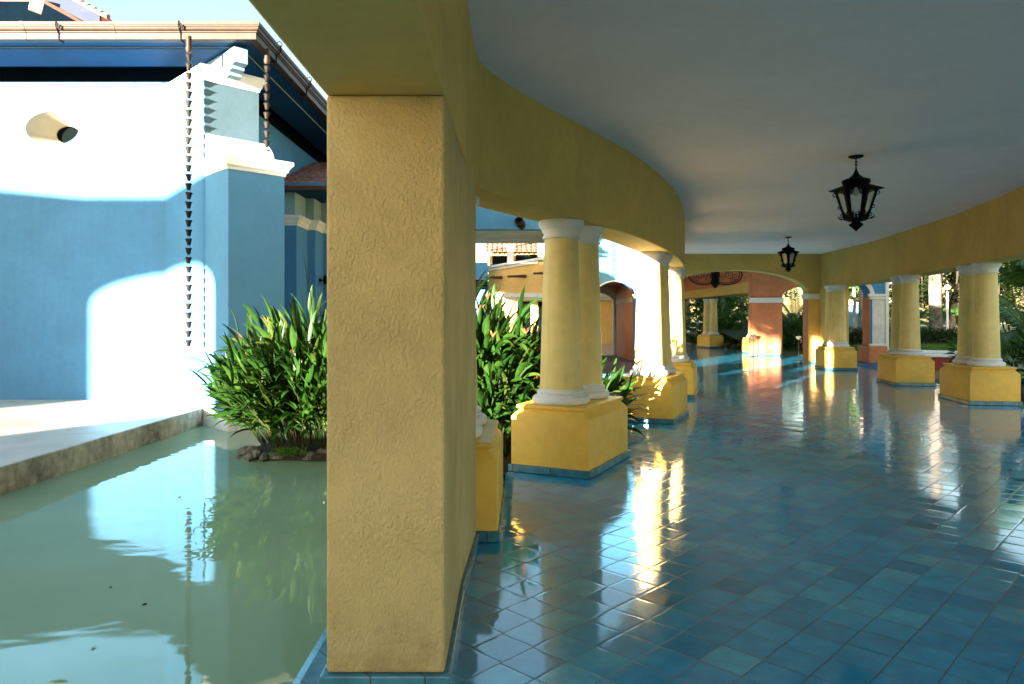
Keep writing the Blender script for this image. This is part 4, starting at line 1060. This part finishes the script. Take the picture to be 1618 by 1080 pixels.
for k in range(9): rock(mb, (-.28+rd.uniform(-.12,.12), 7.05+k*.09, -.15+rd.uniform(-.03,.05)), (.10, .10, .07), 40+k)
mb.build('edge_rocks', 'rock', pl, smooth=True)

# ================================================================== far portal building
pb_ = thing('portal_building', 'bright building across the pool with wide flat portal and small arched passage', 'building', (0, 24, 0))
mb = MB(); arch_wall(mb, -9.5, 4.44, -.6, 6.6, 23.7, 24.1, [(-3.0, 5.2, 4.40, 4.40), (3.38, .64, 2.22, 2.68)], 16); mb.build('wall', 'blue', pb_)
mb = MB(); mb.box(-9.4, 24.101, 4.41, 2.15, 28.3, 5.2); mb.build('deck', 'offwhite', pb_)
mb = MB(); mb.box(4.02, 24.102, .05, 4.4, 28.05, 3.1); mb.box(2.25, 24.102, .05, 2.74, 28.05, 3.1); mb.box(2.745, 24.102, 2.70, 4.015, 28.05, 3.1); mb.build('passage_wall', 'orange', pb_)
mb = MB(); mb.box(4.005, 24.2, 2.03, 4.019, 28.04, 2.20); mb.build('impost_band', 'offwhite', pb_)
mb = MB(); mb.box(2.2, 23.6, -.6, 4.7, 28.3, .045); mb.build('plinth', 'purple', pb_)
mb = MB(); arch_wall(mb, 2.2, 4.4, .05, 3.1, 28.06, 28.3, [(3.33, .60, 2.08, 2.48)], 14); mb.build('back_arch', 'offwhite', pb_)
mb = MB(); mb.sweep([(4.5, 23.697), (4.015, 23.697), (4.015, 24.05)], [(0, 2.10), (.02, 2.10), (.03, 2.16), (.07, 2.20), (.08, 2.26), (0, 2.27)][::-1]); 
mb = MB(); mb.box(3.93, 23.60, 2.21, 4.40, 23.698, 2.27); mb.box(3.97, 23.63, 2.13, 4.38, 23.698, 2.208); mb.build('impost', 'white', pb_, bevel=.01)
mb = MB(); pts = [(3.38+.665*cos(t), 23.69, 2.24+.47*sin(t)) for t in [pi*k/20 for k in range(21)]]; mb.tube(pts, .022, 5); mb.build('archivolt', 'white', pb_)
Tm = Matrix.Translation((rx(824, 23.5), 23.72, rz(354, 23.5))) @ Matrix.Rotation(radians(68), 4, 'X') @ Matrix.Rotation(radians(-16), 4, 'Y')
mb = MB(); mb.lathe([(.13, -.1), (.14, .08), (.13, .24), (.15, .26), (.15, .32), (.10, .34), (.10, .1)], 18, T=Tm); mb.build('spout', 'bronze', pb_, smooth=True)
mb = MB(); mb.box(2.6, 20.6, -.6, 3.75, 21.2, -.10); struct(mb, 'pool_edge', 'trim')

# ================================================================== yellow house far behind the portal
YH = 42.0
yh = thing('yellow_house', 'ochre house with roof terrace, black railings and clay roof, far behind the portal', 'building', (1, YH, 0))
mb = MB()
x0, x1, x2 = rx(772, YH), rx(850, YH), 7.0
za, zb2 = rz(424, YH), rz(411, YH)
mb.add([(x0, YH, -.6), (x2, YH, -.6), (x2, YH, zb2-.3), (x1, YH, zb2), (x0, YH, za), (x0, YH+.5, -.6), (x2, YH+.5, -.6), (x2, YH+.5, zb2-.3), (x1, YH+.5, zb2), (x0, YH+.5, za)],
       [(0,1,2,3,4), (9,8,7,6,5), (0,4,9,5), (4,3,8,9), (3,2,7,8), (1,6,7,2)])
mb.build('wall', 'far_yellow', yh)
mb = MB()
def ledge(xa, za_, xb, zb_, h, o):
    mb.add([(xa, YH-o, za_), (xb, YH-o, zb_), (xb, YH-o, zb_+h), (xa, YH-o, za_+h), (xa, YH+.5, za_), (xb, YH+.5, zb_), (xb, YH+.5, zb_+h), (xa, YH+.5, za_+h)],
           [(0,1,2,3), (7,6,5,4), (0,4,5,1), (1,5,6,2), (2,6,7,3), (3,7,4,0)])
ledge(x0-.1, za+.002, x1, zb2+.002, .13, .25); ledge(x0-.05, za-.16, x1, zb2-.16, .15, .12); ledge(x1, zb2+.004, x2, zb2-.29, .13, .25)
mb.box(x0+.5, YH-.35, rz(470, YH), x2, YH-.002, rz(463, YH)); mb.box(x0+.6, YH-.2, rz(474, YH), x2, YH-.003, rz(470.2, YH))
mb.build('cornice', 'offwhite', yh)
mb = MB()
for a, b in ((rx(818, YH), rx(838, YH)), (rx(850, YH), rx(880, YH))): mb.box(a, YH-.02, .2, b, YH-.004, rz(476, YH))
mb.build('opening', 'darkwin', yh)
for px in (806.5, 855):
    xx = rx(px, YH); zb_ = za + (zb2-za)*(xx-x0)/(x1-x0)+.13
    mb = MB(); mb.box(xx-.19, YH-.1, zb_, xx+.19, YH+.3, zb_+.92); p_ = mb.build('post', 'white', yh)
    mb = MB(); mb.box(xx-.30, YH-.2, zb_+.921, xx+.30, YH+.4, zb_+1.03); mb.build('post_cap', 'white', p_, bevel=.03)
def railing(xa, xb):
    mb = MB(); f_ = lambda x: za + (zb2-za)*(x-x0)/(x1-x0) + .13
    n_ = int((xb-xa)/.11)
    for k in range(n_+1):
        x = xa + (xb-xa)*k/n_; mb.tube([(x, YH+.05, f_(x)), (x, YH+.05, f_(x)+.92)], .014, 4)
    for h in (.08, .92): mb.tube([(xa, YH+.05, f_(xa)+h), (xb, YH+.05, f_(xb)+h)], .022, 4)
    mb.build('railing', 'iron', yh)
railing(rx(775, YH), rx(801, YH)); railing(rx(812, YH), rx(850, YH)); railing(rx(860, YH), rx(882, YH))
mb = MB(); mb.box(rx(772, YH), 44.6, 3.4, 6.5, 45, rz(398, 45)); mb.build('terrace_wall', 'far_yellow', yh)
mb = MB(); mb.box(rx(778, 44.5), 44.5, 3.5, rx(802, 44.5), 44.595, rz(404, 44.5)); mb.build('window', 'darkwin', yh)
mb = MB(); mb.box(rx(815, 44.5), 44.5, 3.5, rx(848, 44.5), 44.595, rz(402, 44.5)); mb.build('window', 'darkwin', yh)
mb = MB(); tile_field(mb, rx(767, 44), 7.0, 44.0, rz(399, 44), 48, rz(399, 44)+1.9, pitch=.30, amp=.07, course=.5); mb.build('tile_roof', 'roof', yh, smooth=True, recalc=False)
for px0, px1, py in ((768, 792, 438.5), (803, 830, 436.5), (844, 872, 431.5)):
    a = Vector((rx(px1, YH), YH-.02, rz(py-.5, YH))); b = Vector((rx(px0, YH-1.1), YH-1.1, rz(py, YH-1.1)))
    mb = MB(); mb.tube([b, b.lerp(a, .03), b.lerp(a, .06), a], [.075, .075, .06, .10], 10); mb.build('roof_spout', 'wood', yh)
bw = thing('blue_wall', 'plain light blue wall at the left end of the far yellow house', 'wall', (-1.9, 41.5, 0))
mb = MB(); mb.box(rx(735, 41.5), 41.3, -.6, rx(770.5, 41.5), 41.8, rz(414.5, 41.3)); mb.build('wall', 'blue', bw)
mb = MB()
for k in range(4): mb.box(rx(735, 41), 41.0, rz(444+4*k, 41), rx(770, 41), 41.25, rz(442+4*k, 41))
mb.build('louvre', 'navy', bw)

# ================================================================== building behind the viewer that casts the arched light
ar = thing('arcade_building', 'tall ochre arcade behind the viewer whose arches let the low sun through', 'building', (-14, -7, 0))
tp = lambda x: 6.50 + max(0, min(1.4, (-22.5-x)*.25))
mb2 = MB(); arch_wall(mb2, -36, -15.9, -.6, 6.5, -7.3, -7.0, [(-19.3, 2.05, 4.55, 5.14)], 20, top=tp)
mb2.build('wall', 'offwhite', ar)
mb = MB(); mb.box(-15.895, -7.25, -.6, -9.255, -7.0, 2.25); gwl = mb.build('pool_shade_wall', 'offwhite'); tag(gwl, 'unseen head high pale wall added behind the viewer to shade the pool', 'wall')  # added out of view to keep low sun off the pool water
gh = thing('sun_block_wall', 'plain pale block added unseen behind the viewer to shade the walkway', 'building', (-6, -7, 0))  # unseen block added to stop low sun reaching walkway and near columns
mb = MB(); mb.box(-9.25, -7.6, -.6, -2.9, -7.0, 6.5); mb.build('wall', 'offwhite', gh)
# ================================================================== garden on the right
def lawn_z(x, y):
    t = max(0, min(1, (y-28.5)/12)); t = t*t*(3-2*t)
    return -.42 + .42*max(0, min(1, (y-26.5)/2)) + .95*t + .06*sin(x*.7)*sin(y*.5)*t
mb = MB(); vs = []; fs = []; nx, ny = 50, 40
for j in range(ny+1):
    for i in range(nx+1):
        x = 10.75 + 60*(i/nx)**1.4; y = 26.4 + 75*(j/ny)**1.7; vs.append((x, y, lawn_z(x, y)))
for j in range(ny):
    for i in range(nx): a = j*(nx+1)+i; fs.append((a, a+1, a+nx+2, a+nx+1))
mb.add(vs, fs); struct(mb, 'lawn', 'ground', smooth='all')
# garden gateway
gw = thing('garden_gateway', 'free standing pale blue gateway with white trimmed arch beside the farthest garden columns', 'gateway', (11.4, 24.3, 0))
mb = MB(); arch_wall(mb, 10.35, 12.50, .05, 3.9, 24.2, 24.7, [(11.2, .76, 2.28, 2.78)], 18); mb.build('wall', 'blue', gw)
mb = MB(); mb.box(12.02, 24.17, .55, 12.44, 24.198, 2.20); mb.build('pilaster', 'offwhite', gw, bevel=.008)
mb = MB(); mb.box(12.45, 24.14, .02, 12.56, 24.72, 3.9); mb.build('edge_strip', 'white', gw)
mb = MB(); mb.box(11.945, 24.202, .6, 11.958, 24.69, 2.2); mb.build('reveal', 'orange', gw)
mb = MB(); mb.box(11.86, 24.08, 2.21, 12.45, 24.197, 2.30); mb.box(11.92, 24.12, 2.12, 12.44, 24.197, 2.208); mb.build('impost', 'white', gw, bevel=.01)
mb = MB(); mb.box(11.80, 23.95, .003, 12.42, 24.75, .56); mb.build('base', 'orange', gw, bevel=.02)
mb = MB(); mb.box(11.88, 24.05, .562, 12.44, 24.198, .64); mb.build('base_moulding', 'white', gw, bevel=.02)
mb = MB(); vs = []; 
for k in range(19):
    t = pi*k/18
    for rr, hh in ((.76, .50), (.90, .62)):
        for yy in (24.165, 24.199): vs.append((11.2+rr*cos(t), yy, 2.28+hh*sin(t)))
fs = []
for k in range(18):
    a, b = 4*k, 4*k+4; fs += [(a, b, b+2, a+2), (a+1, a+3, b+3, b+1), (a, a+1, b+1, b), (a+2, b+2, b+3, a+3)]
mb.add(vs, fs); mb.build('archivolt', 'offwhite', gw)
# red planter
rp = thing('round_planter', 'low dark red round planter with broad white rim standing by the garden pond', 'planter', (15.3, 26.3, 0))
mb = MB(); mb.lathe([(1.9, -.6), (1.88, .16), (1.2, .16)], 48, (15.3, 26.3, 0), cap=False); mb.build('wall', 'redwall', rp, smooth=True)
mb = MB(); mb.lathe([(1.3, .10), (1.93, .165), (1.96, .18), (1.96, .24), (1.93, .255), (1.3, .255), (1.25, .1)], 48, (15.3, 26.3, 0), cap=False); mb.build('rim', 'white', rp, smooth=True)
mb = MB(); mb.lathe([(1.26, .05), (1.26, .12), (.01, .14)], 30, (15.3, 26.3, 0)); mb.build('soil', 'soil', rp)

def frond(mb, base, az, elev, L, droop, rnd, nl=34, wl=.42, wid=.030, vee=.5):
    d = Vector((cos(az)*cos(elev), sin(az)*cos(elev), sin(elev))); p = Vector(base); st = L/nl
    side = Vector((-sin(az), cos(az), 0)); pts = [p.copy()]
    for i in range(nl):
        t = i/nl
        if t > .12:
            env = sin(pi*min(1, .15+.85*t))**.6 if t < .98 else .2
            ll = wl*max(.25, env)*rnd.uniform(.85, 1.1)
            n = side.cross(d).normalized()
            for s in (-1, 1):
                ld = (side*s*.85 + d*(.55+.5*t) + n*(-vee if vee < 0 else vee*.6)).normalized()
                q1 = p + ld*ll*.5; ld2 = (ld + Vector((0,0,-.55))).normalized(); q2 = q1 + ld2*ll*.5
                w = d*wid*.5
                mb.add([p-w*.6, p+w*.6, q1+w, q1-w, q2], [(0,1,2,3), (3,2,4)])
        p = p + d*st; d = (d + Vector((0,0,-1))*droop*st/L*(.3+1.7*t)).normalized(); pts.append(p.copy())
    return pts
def palm(name, label, cat, loc, H, nf, L, seed, mat='palmleaf', tr=.12, group=None, tmat='trunk', nl=34, wl=.42, wid=.03, spread=(.15, 1.35), droop=1.5, low=False, taper=.7):
    rnd = random.Random(seed); root = thing(name, label, cat, loc, group)
    lf, st = MB(), MB(); x, y, z = loc
    if H > .05:
        tb = MB(); tb.tube([(x+.03*sin(k*1.3+seed), y, z-.1+(H+.1)*k/8) for k in range(9)], [tr*(1.15 if k == 0 else 1-(1-taper)*k/8) for k in range(9)], 14); tb.build('trunk', tmat, root, smooth=True)
    for k in range(nf):
        az = 2*pi*k/nf*2.618 + rnd.uniform(-.3, .3); el = spread[0] + (spread[1]-spread[0])*rnd.random()
        b = (x + (rnd.uniform(-.15, .15) if low else 0), y + (rnd.uniform(-.15, .15) if low else 0), z+H)
        pts = frond(lf, b, az, el, L*rnd.uniform(.8, 1.1), droop*rnd.uniform(.8, 1.2), rnd, nl=nl, wl=wl*rnd.uniform(.85, 1.1), wid=wid)
        st.tube(pts[::3], .014, 4)
    lf.build('crown', mat, root, recalc=False); st.build('frond_stems', 'stem', root)
    return root
def shrub(name, label, cat, loc, r, n, seed, mat='palmleaf', size=(.12, .22), wid=.07, group=None, pname='foliage'):
    rnd = random.Random(seed); root = thing(name, label, cat, loc, group); mb = MB(); x, y, z = loc
    sp = [(Vector((rnd.gauss(0, .45)*r[0], rnd.gauss(0, .45)*r[1], rnd.uniform(.2, .85)*r[2])), rnd.uniform(.25, .5)) for _ in range(14)]
    for k in range(n):
        c, q = rnd.choice(sp); d = Vector((rnd.gauss(0,1), rnd.gauss(0,1), rnd.gauss(.2,.8))).normalized()
        p = Vector((x, y, z)) + c + Vector((d.x*r[0]*q, d.y*r[1]*q, max(-.3, d.z)*r[2]*q*.8))
        if p.z < z: p.z = z + .02
        blade(mb, p, d + Vector((0,0,.3)), rnd.uniform(*size), wid*rnd.uniform(.7, 1.2), rnd.uniform(0, 3), rnd, segs=3, stalk=.05)
    mb.build(pname, mat, root, recalc=False)
    tb = MB()
    for c, q in sp[:6]: tb.tube([(x, y, z-.05), (x+c.x*.5, y+c.y*.5, z+c.z*.5), (x+c.x, y+c.y, z+c.z)], [.03, .02, .008], 5)
    tb.build('branches', 'stem', root)
    return root
# dense tropical planting right of the biggest garden columns
palm('fan_palm', 'arching palm with feathery dark fronds at the right edge behind the biggest columns', 'palm', (11.35, 15.6, -.1), .9, 22, 1.9, 4, nl=44, wl=.55, wid=.035, low=True)
palm('fan_palm', 'lower palm tuft at the far right edge, above the pond rocks', 'palm', (11.9, 14.4, -.2), .25, 20, 1.35, 14, nl=36, wl=.42, wid=.035, low=True)
palm('fan_palm', 'tall feathery palm rising highest at the right edge against lit trees', 'palm', (13.4, 18.5, 0), 2.1, 20, 2.4, 24, nl=50, wl=.6, wid=.04)
shrub('leafy_shrub', 'glossy green shrub at the right edge just above the pond', 'shrub', (11.1, 14.9, -.25), (1.0, .8, 1.3), 900, 31, 'leaf', (.14, .26), .055)
shrub('leafy_shrub', 'dark dense shrub behind the glossy one at the right edge', 'shrub', (12.6, 16.4, -.2), (1.5, 1.1, 1.9), 1300, 32, 'palmleaf', (.16, .3), .06)
shrub('leafy_shrub', 'low dark shrub between the pond rocks and the palm tuft', 'shrub', (10.75, 14.0, -.28), (.7, .5, .75), 500, 33, 'palmleaf', (.12, .22), .05)
pr_ = thing('pond_rocks', 'grey stones at the pond edge by the right margin of the picture', 'rocks', (10.2, 13.4, -.3))
mb = MB()
for k in range(12): rock(mb, (9.75+k*.17, 13.6+.25*sin(k*2.1), -.22), (.16, .14, .12), 70+k)
mb.build('stones', 'rock', pr_, smooth=True)
mb = MB(); mb.prism([(9.9, 13.7), (13, 13.2), (18, 15), (18, 21), (11, 20), (10.2, 16)], -.6, -.2); struct(mb, 'planting_ground', 'soil')
# planting beyond the room with the wide arch
for i, (x, y, h, n_, L, lab) in enumerate([
    (11.75, 40.5, 1.0, 26, 2.6, 'dark palm clump filling the view between the distant columns and the terracotta wall'),
    (10.1, 47.5, .6, 22, 2.6, 'dark bushy palm left of the distant column pair'),
    (13.0, 43.5, 1.8, 22, 2.6, 'taller dark palm behind the clump right of the distant columns'),
    (12.9, 33.0, .5, 22, 2.0, 'dark palm filling the small arch beside the terracotta wall'),
    (14.0, 36.0, 1.3, 22, 2.3, 'dark palm farther back in the small arch')]):
    palm('garden_palm', lab, 'palm', (x, y, -.1), h, n_, L, 50+i, nl=26, wl=.55, wid=.07, low=True, spread=(.1, 1.45))
for i, (x, y, r, lab) in enumerate([
    (11.2, 38.8, (1.6, .9, 1.7), 'low dark shrub at the foot of the palms right of the distant columns'),
    (9.6, 46.8, (2.2, .9, 2.6), 'dark leafy shrub left of the distant columns'),
    (12.4, 31.6, (1.2, .8, 1.5), 'dark shrub low inside the small arch beside the terracotta wall')]):
    shrub('garden_shrub', lab, 'shrub', (x, y, -.2), r, 1500, 60+i, 'palmleaf', (.2, .38), .09)

# trees --------------------------------------------------------------
def tree_proto(seed, H=9, spread=4.4, nclump=62, nleaf=130, low=.10, size=(.24, .42)):
    rnd = random.Random(seed); root = thing('garden_tree', '', '', (0,0,0)); tb, lf = MB(), MB()
    tb.tube([(.1*sin(k+seed), .1*cos(k*1.4), H*.6*k/6) for k in range(7)], [.26-.025*k for k in range(7)], 10)
    for c in range(nclump):
        az = rnd.uniform(0, 2*pi); t = rnd.uniform(low, 1); r = spread*sqrt(rnd.random())*(1-.55*abs(t-.45)**1.3*2*.6)
        q = Vector((cos(az)*r, sin(az)*r, H*t)); s = Vector((0, 0, H*min(.6, t*.7)))
        if c % 2 == 0: tb.tube([s, s.lerp(q, .5)+Vector((0,0,.3)), q], [.09, .05, .015], 5)
        cr = rnd.uniform(.55, 1.25)
        for k in range(nleaf):
            d = Vector((rnd.gauss(0,1), rnd.gauss(0,1), rnd.gauss(0,.7)))
            p = q + d*cr*.5; a = rnd.uniform(0, 2*pi); L = rnd.uniform(*size)
            e1 = Vector((cos(a), sin(a), rnd.uniform(-.8, .3)))*L; e2 = Vector((-sin(a), cos(a), rnd.uniform(-.5, .5)))*L*.5
            lf.add([p, p+e1*.5+e2*.5, p+e1, p+e1*.5-e2*.5], [(0,1,2,3)])
    tb.build('trunk', 'trunk', root, smooth=True, local=True); lf.build('crown', 'treeleaf', root, local=True, recalc=False)
    return root
protos = [tree_proto(1), tree_proto(2, 10.5, 4.8, 70), tree_proto(3, 8, 4.2, 58)]
used = set()
spots = [(13.5, 56, 0, 'lit tree behind the palms in the gap right of the distant columns'), (17.5, 60, 1, 'lit tree seen through the small arch beside the terracotta wall'),
 (9.5, 60, 2, 'pale lit tree left of the distant column pair'), (25, 50, 2, 'leafy tree in the gap left of the middle garden columns'), (29, 58, 1, 'dark tree just left of the white spotted trunk'),
 (33, 54, 0, 'sunlit tree behind the globe street lamp'), (37.5, 60, 1, 'tall sunlit tree hidden partly by the biggest garden columns'), (42, 62, 2, 'sunlit tree right of the biggest garden columns'),
 (40, 50, 0, 'nearer sunlit tree behind the feathery palms at the right edge'), (46, 55, 1, 'sunlit tree beyond the right margin'), (21, 66, 1, 'far tree above the gateway'), (33, 70, 2, 'far dark tree behind the globe street lamp'), (52, 68, 0, 'far tree at the right margin'),
 (-3.0, 62, 2, 'small far tree left of the yellow house roof')]
for i, (x, y, k, lab) in enumerate(spots):
    o = protos[k] if k not in used else copy_tree(protos[k]); used.add(k)
    o.location = (x, y, lawn_z(x, y) if x > 10 else -.4); o.rotation_euler.z = i*1.7
    s = 1 + .12*sin(i*3.1); o.scale = (s, s, s) if i != 13 else (.72, .72, .72)
    tag(o, lab, 'tree', 'leafy trees behind the garden')
palm('spotted_palm', 'tall palm with thick white blotched trunk, between the middle and the biggest garden columns', 'palm', (rx(1478, 36), 36, lawn_z(21, 36)), 9.5, 16, 3.2, 77, tr=.30, tmat='palmtrunk', nl=40, wl=.6, wid=.05, taper=.84)
palm('slim_palm', 'slim grey trunked palm in the gap left of the gateway arch', 'palm', (rx(1365, 33), 33, lawn_z(16, 33)), 7.5, 14, 2.8, 78, tr=.22, tmat='trunk', nl=34, wl=.55, wid=.05, taper=.85)
palm('sago_palm', 'dark umbrella shaped sago palm left of the white spotted trunk', 'palm', (rx(1441, 35), 35, lawn_z(19.5, 35)), .9, 30, 1.25, 81, tr=.17, tmat='trunk', nl=30, wl=.25, wid=.035, spread=(.0, .9))
palm('sago_palm', 'dark umbrella shaped sago palm right of the white spotted trunk', 'palm', (rx(1505, 37), 37, lawn_z(22.5, 37)), .9, 30, 1.3, 82, tr=.17, tmat='trunk', nl=30, wl=.25, wid=.035, spread=(.0, .9))
palm('sago_palm', 'small dark palm seen through the gateway beside the pale blue cottage', 'palm', (rx(1350, 40), 40, lawn_z(19, 40)), 2.2, 20, 1.3, 83, tr=.10, tmat='trunk', nl=26, wl=.3, wid=.05)
# hanging aerial roots of the big trees
hr = thing('hanging_roots', 'pale hanging aerial roots among the trees behind the globe lamp', 'roots', (28, 47, 4))
rd = random.Random(12); mb = MB()
for k in range(70):
    x = rd.uniform(25, 44); y = rd.uniform(45, 49); z0 = rd.uniform(1.6, 4.0); mb.tube([(x, y, 9), (x+rd.uniform(-.1,.1), y, (z0+9)/2), (x+rd.uniform(-.15,.15), y, z0)], rd.uniform(.015, .05), 4)
mb.build('strands', 'roots', hr)
# street lamp with globe
gl = thing('street_lamp', 'white post street lamp with round globe between the spotted trunk and the biggest columns', 'street lamp', (rx(1497, 35), 35, lawn_z(21, 35)))
gx_, gz_ = rx(1497, 35), lawn_z(21, 35)
mb = MB(); mb.lathe([(.09, 0), (.09, .25), (.055, .3), (.045, rz(461, 35)-gz_)], 14, (gx_, 35, gz_)); mb.build('post', 'white', gl, smooth=True)
mb = MB(); mb.lathe([(.06, 0), (.09, .03), (.09, .06), (.05, .07)], 14, (gx_, 35, rz(461, 35))); mb.build('collar', 'iron', gl, smooth=True)
zc_ = rz(453.5, 35); mb = MB(); mb.lathe([(.125*sin(pi*k/14)+.0005, -.125*cos(pi*k/14)) for k in range(15)], 24, (gx_, 35, zc_)); mb.build('globe', 'globe', gl, smooth='all')
# pale blue cottage
ct = thing('blue_cottage', 'small pale blue cottage with white eaves seen through the gateway', 'building', (rx(1352, 48), 48, .5))
xa, xb = rx(1338, 48), rx(1361, 48)
mb = MB(); mb.box(xa, 48, .2, xb, 51, rz(482, 48)); mb.build('wall', 'blue', ct)
mb = MB(); mb.add([(xa-.3, 47.7, rz(482, 48)+.002), (xb+.3, 47.7, rz(482, 48)+.002), (xb+.3, 51.3, rz(482, 48)+.002), (xa-.3, 51.3, rz(482, 48)+.002), ((xa+xb)/2, 49.5, rz(470, 48))], [(0,1,4), (1,2,4), (2,3,4), (3,0,4), (3,2,1,0)]); mb.build('roof', 'white', ct)
# hedge and shrubs in front of the lawn
hd = thing('hedge', 'low bright green clipped hedge behind the white rimmed planter', 'hedge', (17, 29.5, 0))
rd = random.Random(9); mb = MB()
for k in range(6500):
    x = rd.uniform(12.8, 22.5); y = 29.6 + rd.uniform(-.35, .35); z = lawn_z(x, y) + .34*rd.random()**.5
    blade(mb, (x, y, z), (rd.uniform(-1,1), rd.uniform(-1,1), rd.uniform(.1,1.2)), rd.uniform(.06, .11), .035, 1, rd, segs=2, stalk=.05)
mb.build('foliage', 'hedgeleaf', hd, recalc=False)
for i, (px, y, r, lab) in enumerate([(1346, 31, (1.0, .7, .8), 'grey green shrub low behind the gateway'), (1455, 33.5, (1.6, .8, .55), 'low grey green shrub before the left sago palm'), (1486, 33.8, (1.6, .8, .5), 'low grey green shrub at the foot of the white spotted trunk'),
        (1512, 33, (1.4, .8, .6), 'low grey green shrub under the globe lamp'), (1368, 33, (1.3, .8, .7), 'low shrub right of the slim palm')]):
    x = rx(px, y); shrub('border_shrub', lab, 'shrub', (x, y, lawn_z(x, y)), r, 900, 90+i, 'treeleaf', (.10, .18), .05, group='low shrubs bordering the lawn')
mb = MB(); rd = random.Random(77)
for k in range(9000):
    x = rd.uniform(12, 26); y = rd.uniform(28, 36); mb.add([(x-.01, y, lawn_z(x, y)-.01), (x+.012, y, lawn_z(x, y)-.01), (x+rd.uniform(-.04,.04), y+rd.uniform(-.03,.03), lawn_z(x, y)+rd.uniform(.05,.13))], [(0,1,2)])
tag(mb.build('grass', 'grass', recalc=False), 'short lawn grass rising behind the hedge', 'grass', kind='stuff')

palm('added_shade_palm', 'unseen palm added behind the viewer near the pool shade wall, its crown breaking the low sun', 'palm', (-10.9, -3.2, -.3), 5.2, 22, 2.3, 101, nl=30, wl=.5, wid=.05)  # added out of view to thin the sun on the terracotta wall
palm('added_shade_palm', 'unseen palm added behind the viewer closer to the walkway, its crown breaking the low sun', 'palm', (-8.6, -3.4, -.3), 4.9, 8, 1.7, 102, nl=30, wl=.45, wid=.045)  # second added palm, dapples the sun on the far columns

# fallen leaves drifting on the pool
rd = random.Random(31)
for i, (px, py, lab) in enumerate([(281, 786, 'small dark fallen leaf floating beside the reflected rain chain'), (176, 930, 'tiny fallen leaf floating in the dark middle of the pool reflection'), (224, 957, 'pale curled leaf floating left of the reflected chain, lower in the pool'), (144, 1026, 'leaf speck floating low in the pool near the lower left')]):
    d = (EYE-WATER)*F/(py-HY); x = rx(px, d); mb = MB(); a = rd.uniform(0, 6)
    blade(mb, (x, d, WATER+.004), (cos(a), sin(a), .05), .034, .015, 0, rd, fold=.3, segs=4, stalk=.02)
    tag(mb.build('floating_leaf', 'stem', recalc=False), lab, 'leaf', 'fallen leaves floating on the pool')
